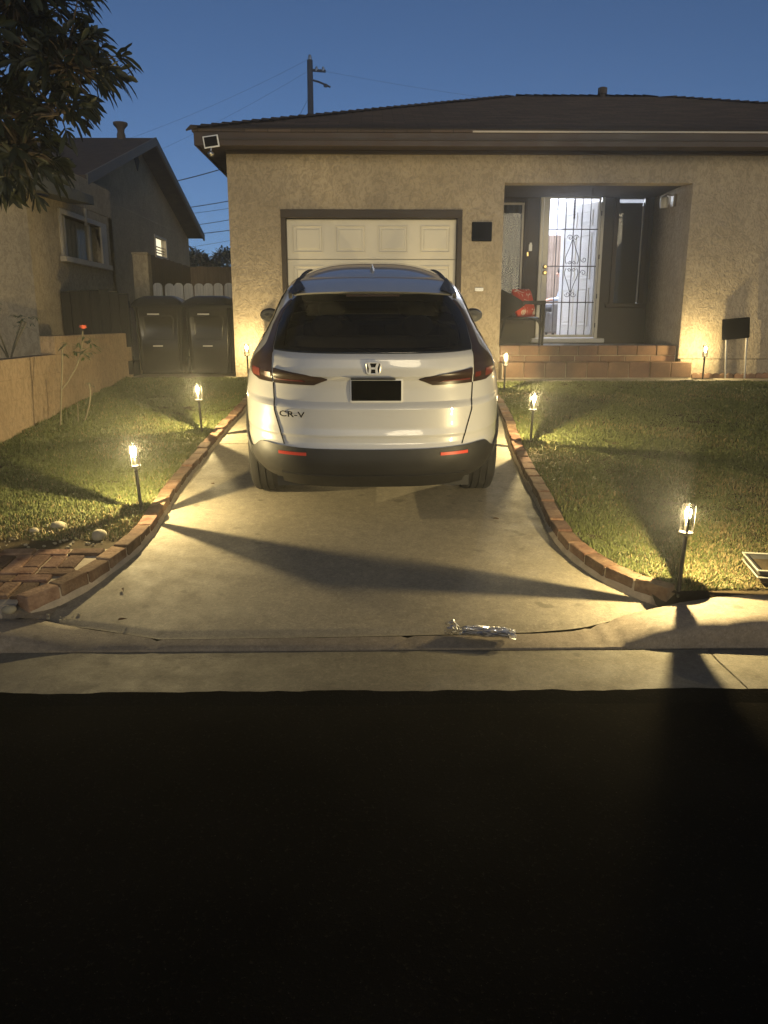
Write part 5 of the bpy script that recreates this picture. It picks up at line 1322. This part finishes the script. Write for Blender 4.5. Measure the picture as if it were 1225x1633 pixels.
# far trees behind the fence
for i, (cx0, cz0, rx, rz_, lab) in enumerate([(-6.55, 3.2, .75, .85, 'small rounded dark tree beyond the fence beside the house next door'), (-5.0, 3.2, 1.15, .98, 'wide dark bushy tree beyond the fence, seen against the sky')]):
    ft = thing('far_tree', (cx0, 30, .7), lab, 'tree', 'far trees beyond the fence'); rr = random.Random(30+i); it = []
    for _ in range(3600):
        q = Vector((rr.gauss(0, 1), rr.gauss(0, 1), rr.gauss(0, 1))).normalized() * rr.uniform(.6, 1.0)**.5
        bumpy = 1 + .22*mnoise.noise((q.x*2.5+i*7, q.y*2.5, q.z*2.5))
        p = Vector((cx0 + q.x*rx*bumpy, 30 + q.y*rx*bumpy, cz0 + q.z*rz_*bumpy)); L = rr.uniform(.18, .32)
        it.append((p, (rr.uniform(-1, 1), rr.uniform(-1, 1), rr.uniform(-.6, 1)), (0, 0, 1), L, L*.28, .2, rr.random()))
    link('crown', leaves_mesh('crown', it, M['farleaf']), ft)
    MB().tube([(cx0, 30, .6), (cx0+.05, 30, 1.8), (cx0, 30, 3.0)], [.12, .09, .05], 8).build('trunk', M['bark'], ft, smooth=True)

# ------------------------------------------------------------------ stones, paper, tub, litter
M['stone'] = mat('pale_stone', (.26, .23, .16), .9, .2, 20, 80, .5)
def stone(loc, r, seedk, label, rz=0, flat=.65):
    b = MB(); b.ball((0, 0, 0), r, 16, 12)
    b.v = [tuple(Vector(q)*(1 + .22*mnoise.noise(Vector(q)*14 + Vector((seedk*3., 0, 0)))) * 1.0) for q in b.v]; b.v = [(q[0], q[1]*.8, q[2]*flat) for q in b.v]
    o = b.build('stone', M['stone'], smooth=60); o.location = loc; o.rotation_euler = (0, 0, rz); return tag(o, label, 'stone', 'stones edging the left lawn')
stone((-2.18, 4.85, lawnz(4.85)+.006), .03, 1, 'small round pale stone at the front of the left lawn')
stone((-2.05, 4.93, lawnz(4.93)+.008), .05, 2, 'knobbly pale stone in the middle of the left lawn front', .4)
stone((-1.735, 4.76, lawnz(4.76)+.006), .048, 3, 'banded pale stone beside the brick edging', 1., .8)
stone((-1.87, 3.785, .115), .035, 4, 'white stone lump at the kerb end of the brick edging', .3)
rr = random.Random(4)
for k in range(3): pass
b = MB()
for k in range(220):
    x_, y_ = rr.uniform(-3.2, -1.68), rr.uniform(4.58, 5.0); s_ = rr.uniform(.004, .014); b.ball((x_, y_, lawnz(y_)-.006), (s_, s_*.8, s_*.6), 6, 4)
for k in range(14):
    x_, y_ = rr.uniform(-1.75, -1.5), rr.uniform(3.74, 3.84); s_ = rr.uniform(.004, .012); b.ball((x_, y_, .07), (s_, s_*.8, s_*.6), 6, 4)
o = b.build('gravel', M['stone'], smooth=True); tag(o, 'loose gravel and crumbs of mortar around the brick paving', 'gravel', kind='stuff')
# newspaper in clear plastic on the driveway lip
NP = thing('wrapped_newspaper', (.55, 3.565, .052), 'folded newspaper in a crumpled clear plastic bag on the driveway lip', 'newspaper', rot=(0, 0, R(-10)))
def roll(u, v, ex=0., kz=1.):
    a = 2*math.pi*v; x = -.115 + .23*u
    return (x, .038*math.cos(a) + .004*math.sin(u*9), .019 + .0165*math.sin(a)*(1+.1*math.sin(u*14)))
b = MB(); b.grid(roll, 20, 18); b.add([roll(0, j/18) for j in range(18)], [tuple(range(18))]); b.add([roll(1, j/18) for j in range(18)], [tuple(range(18))])
m, nt, bs = newmat('newsprint'); co = coords(nt); n1 = noise(nt, coords(nt, False, (8, 30, 30)), 4, 4); cc = mixc(nt, ramp(nt, n1, .45, .6), (.05, .045, .045), (.32, .30, .27)); nt.links.new(cc, bs.inputs['Base Color']); bs.inputs['Roughness'].default_value = .8
b.build('paper_roll', m, NP, smooth=50, local=True)
def plast(u, v):
    a = 2*math.pi*v; x = -.20 + .345*u
    w_ = interp(u, [(0, .05), (.10, .045), (.2, .022), (.28, .043), (.85, .043), (1, .05)]); hh = interp(u, [(0, .028), (.12, .034), (.2, .014), (.28, .021), (.85, .021), (1, .012)])
    n = mnoise.noise((x*28, math.cos(a)*2.2, math.sin(a)*2.2)); n2 = mnoise.noise((x*75, math.cos(a)*5, math.sin(a)*5)); k = 1 + .30*n + .12*n2
    return (x + .012*n2, w_*k*math.cos(a), max(.002, hh*.95 + hh*k*math.sin(a)))
b = MB(); b.grid(plast, 60, 36); b.build('plastic_bag', glassy('clear_film', (.88, .87, .84), 1.5, .25, weight=.55), NP, smooth=25, local=True)
# dark planter tub cut by the right edge of the picture
TB = thing('planter_tub', (2.335, 4.03, lawnz(4.03)), 'low dark tub with two pale rims at the right edge of the lawn', 'tub', rot=(0, 0, R(-12)))
M['tubp'] = mat('tub_plastic', (.035, .034, .030), .5, .2)
def tubq(k, z): return [(sx*(.25+k), sy*(.16+k), z) for sx, sy in ((-1,-1),(1,-1),(1,1),(-1,1))]
b = MB(); secs_ = [(-.05, -.02), (.0, .06), (.004, .066), (.004, .092), (-.006, .096), (-.02, .085), (-.05, .03)]
b.add([p for k, z in secs_ for p in tubq(k, z)], [(i*4+j, i*4+(j+1) % 4, (i+1)*4+(j+1) % 4, (i+1)*4+j) for i in range(len(secs_)-1) for j in range(4)] + [(3,2,1,0), tuple((len(secs_)-1)*4+j for j in range(4))])
b.build('tub_body', M['tubp'], TB, bevel=.006, local=True)
M['rimw'] = mat('pale_rim', (.27, .26, .21), .45, .1)
MB().box(-.235, .235, -.145, .145, .02, .072).build('soil_fill', M['soil'], TB, local=True)
for z, k in ((.055, .006), (.094, .010)): MB().tube(tubq(k, z), .0055, 8, closed=True).build('rim', M['rimw'], TB, local=True)
# fallen leaves and small litter
M['deadleaf'] = mat('dead_leaf', (.10, .055, .025), .8, .3)
lfm = MB().add([tuple(q) for q in LEAF*np.array([.045, .05, .12])], LF).mesh('leaf', M['deadleaf'], smooth=True)
for (x_, y_, a, lab) in [(-1.384, 4.09, .5, 'brown fallen leaf lying on the concrete near the left edging end'), (-1.263, 3.76, 2.1, 'brown fallen leaf lying at the driveway lip on the left'), (.879, 5.24, 1.2, 'brown fallen leaf lying behind the right rear wheel'), (-1.30, 6.1, 4., 'brown fallen leaf lying beside the left rear wheel')]:
    o = link('fallen_leaf', lfm); o.location = (x_, y_, drv(y_)+.006); o.rotation_euler = (math.atan(.097), 0, a); tag(o, lab, 'leaf', 'fallen leaves')

# ------------------------------------------------------------------ person in the lit room, on an armchair
AC = thing('armchair', (3.50, 14.62, RZ0), 'grey armchair inside the lit room, half hidden by the open door', 'armchair')
M['greyfab'] = mat('grey_upholstery', (.20, .19, .18), .9, .25, 10, 90, .3)
MB().box(3.18, 3.80, 14.35, 14.9, RZ0+.08, RZ0+.44).build('seat', M['greyfab'], AC, bevel=.04, seg=3)
MB().box(3.68, 3.86, 14.33, 14.92, RZ0+.3, RZ0+.95).build('backrest', M['greyfab'], AC, bevel=.05, seg=3)
for y_ in (14.27, 14.87): MB().box(3.2, 3.8, y_, y_+.11, RZ0+.08, RZ0+.60).build('armrest', M['greyfab'], AC, bevel=.03, seg=2)
for x_ in (3.24, 3.74):
    for y_ in (14.34, 14.9): MB().box(x_-.02, x_+.02, y_-.02, y_+.02, RZ0, RZ0+.09).build('leg', M['black'], AC)
J = {'pel': ((3.52, 14.62, RZ0+.54), .13), 'wai': ((3.53, 14.62, RZ0+.68), .12), 'che': ((3.50, 14.62, RZ0+.86), .135), 'nek': ((3.46, 14.62, RZ0+1.02), .055), 'hed': ((3.42, 14.62, RZ0+1.10), .085), 'top': ((3.41, 14.62, RZ0+1.18), .08)}
E_ = [('pel', 'wai'), ('wai', 'che'), ('che', 'nek'), ('nek', 'hed'), ('hed', 'top')]
for s, k in ((-1, 'a'), (1, 'b')):
    y_ = 14.62
    J.update({'hip'+k: ((3.48, y_+s*.09, RZ0+.53), .085), 'kne'+k: ((3.10, y_+s*.11, RZ0+.52), .06), 'ank'+k: ((3.05, y_+s*.11, RZ0+.10), .04), 'toe'+k: ((2.90, y_+s*.12, RZ0+.045), .032),
              'sho'+k: ((3.49, y_+s*.17, RZ0+.93), .055), 'elb'+k: ((3.42, y_+s*.22, RZ0+.68), .042), 'wri'+k: ((3.20, y_+s*.12, RZ0+.66), .03)})
    E_ += [('pel', 'hip'+k), ('hip'+k, 'kne'+k), ('kne'+k, 'ank'+k), ('ank'+k, 'toe'+k), ('che', 'sho'+k), ('sho'+k, 'elb'+k), ('elb'+k, 'wri'+k)]
    for fi in range(5):
        fn_ = 'fin%s%d' % (k, fi); J[fn_+'p'] = ((3.165 if fi else 3.19, y_+s*(.12 + (fi-2)*.014), RZ0+.655), .011); J[fn_] = ((3.10 if fi else 3.16, y_+s*(.12 + (fi-2)*.018) - (0 if fi else s*.02), RZ0+.64), .008)
        E_ += [('wri'+k, fn_+'p'), (fn_+'p', fn_)]
ks = list(J); me = bpy.data.meshes.new('person'); me.from_pydata([J[k][0] for k in ks], [(ks.index(a), ks.index(c)) for a, c in E_], [])
po = bpy.data.objects.new('person', me); col.objects.link(po)
sk = po.modifiers.new('skin', 'SKIN'); sv_ = me.skin_vertices[0].data
for i, k in enumerate(ks): sv_[i].radius = (J[k][1], J[k][1]); sv_[i].use_root = (k == 'pel')
ss = po.modifiers.new('sub', 'SUBSURF'); ss.levels = 2; ss.render_levels = 2
bpy.context.view_layer.update()
pm_ = bpy.data.meshes.new_from_object(po.evaluated_get(bpy.context.evaluated_depsgraph_get())); bpy.data.objects.remove(po)
pm_.materials.clear()
for m_ in (mat('skin', (.52, .28, .19), .6, .08), mat('pale_blue_shirt', (.45, .52, .62), .9, .1), mat('grey_trousers', (.10, .10, .11), .9, .15)): pm_.materials.append(m_)
for p in pm_.polygons:
    c = p.center; z_ = c.z-RZ0
    p.material_index = 0 if (z_ > 1.0 or (z_ < .75 and c.x < 3.24 and z_ > .60)) else (1 if z_ > .58 else 2); p.use_smooth = True
PE = link('person', pm_); tag(PE, 'person in a pale blue shirt seated inside, glimpsed beside the open door', 'person')
b = MB(); b.ball((3.44, 14.62, RZ0+1.165), (.105, .093, .10), 16, 10); b.v = [q for q in b.v]; hb = b.build('hair', mat('dark_hair', (.03, .02, .015), .7, .2), PE, smooth=True)
b = MB(); b.ball((3.335, 14.62, RZ0+1.115), (.022, .014, .02), 8, 6); b.build('nose', pm_.materials[0], PE, smooth=True)
for s in (-1, 1): MB().ball((3.352, 14.62+s*.032, RZ0+1.14), (.01, .012, .008), 8, 6).build('eye', M['gloss'], PE)
MB().ball((3.345, 14.62, RZ0+1.07), (.008, .022, .006), 8, 6).build('mouth', plain('lip', (.4, .12, .1), .6), PE)

# ------------------------------------------------------------------ haze volume added for halos round the lamps
HD = 0.0044
if True:
    hz = MB().box(-130, 130, -70, 130, -1.2, 15).build('haze', None)
    hm = bpy.data.materials.new('added_halo_haze'); hm.use_nodes = True; nt = hm.node_tree; nt.nodes.clear()
    ou = N(nt, 'ShaderNodeOutputMaterial'); pv_ = N(nt, 'ShaderNodeVolumePrincipled'); pv_.inputs['Density'].default_value = HD; pv_.inputs['Color'].default_value = (.95, .95, .95, 1); pv_.inputs['Anisotropy'].default_value = .72
    nt.links.new(pv_.outputs[0], ou.inputs['Volume']); hz.data.materials.append(hm); hz['kind'] = 'stuff'; tag(hz, 'thin haze volume added to put halos round the lamps', 'haze')
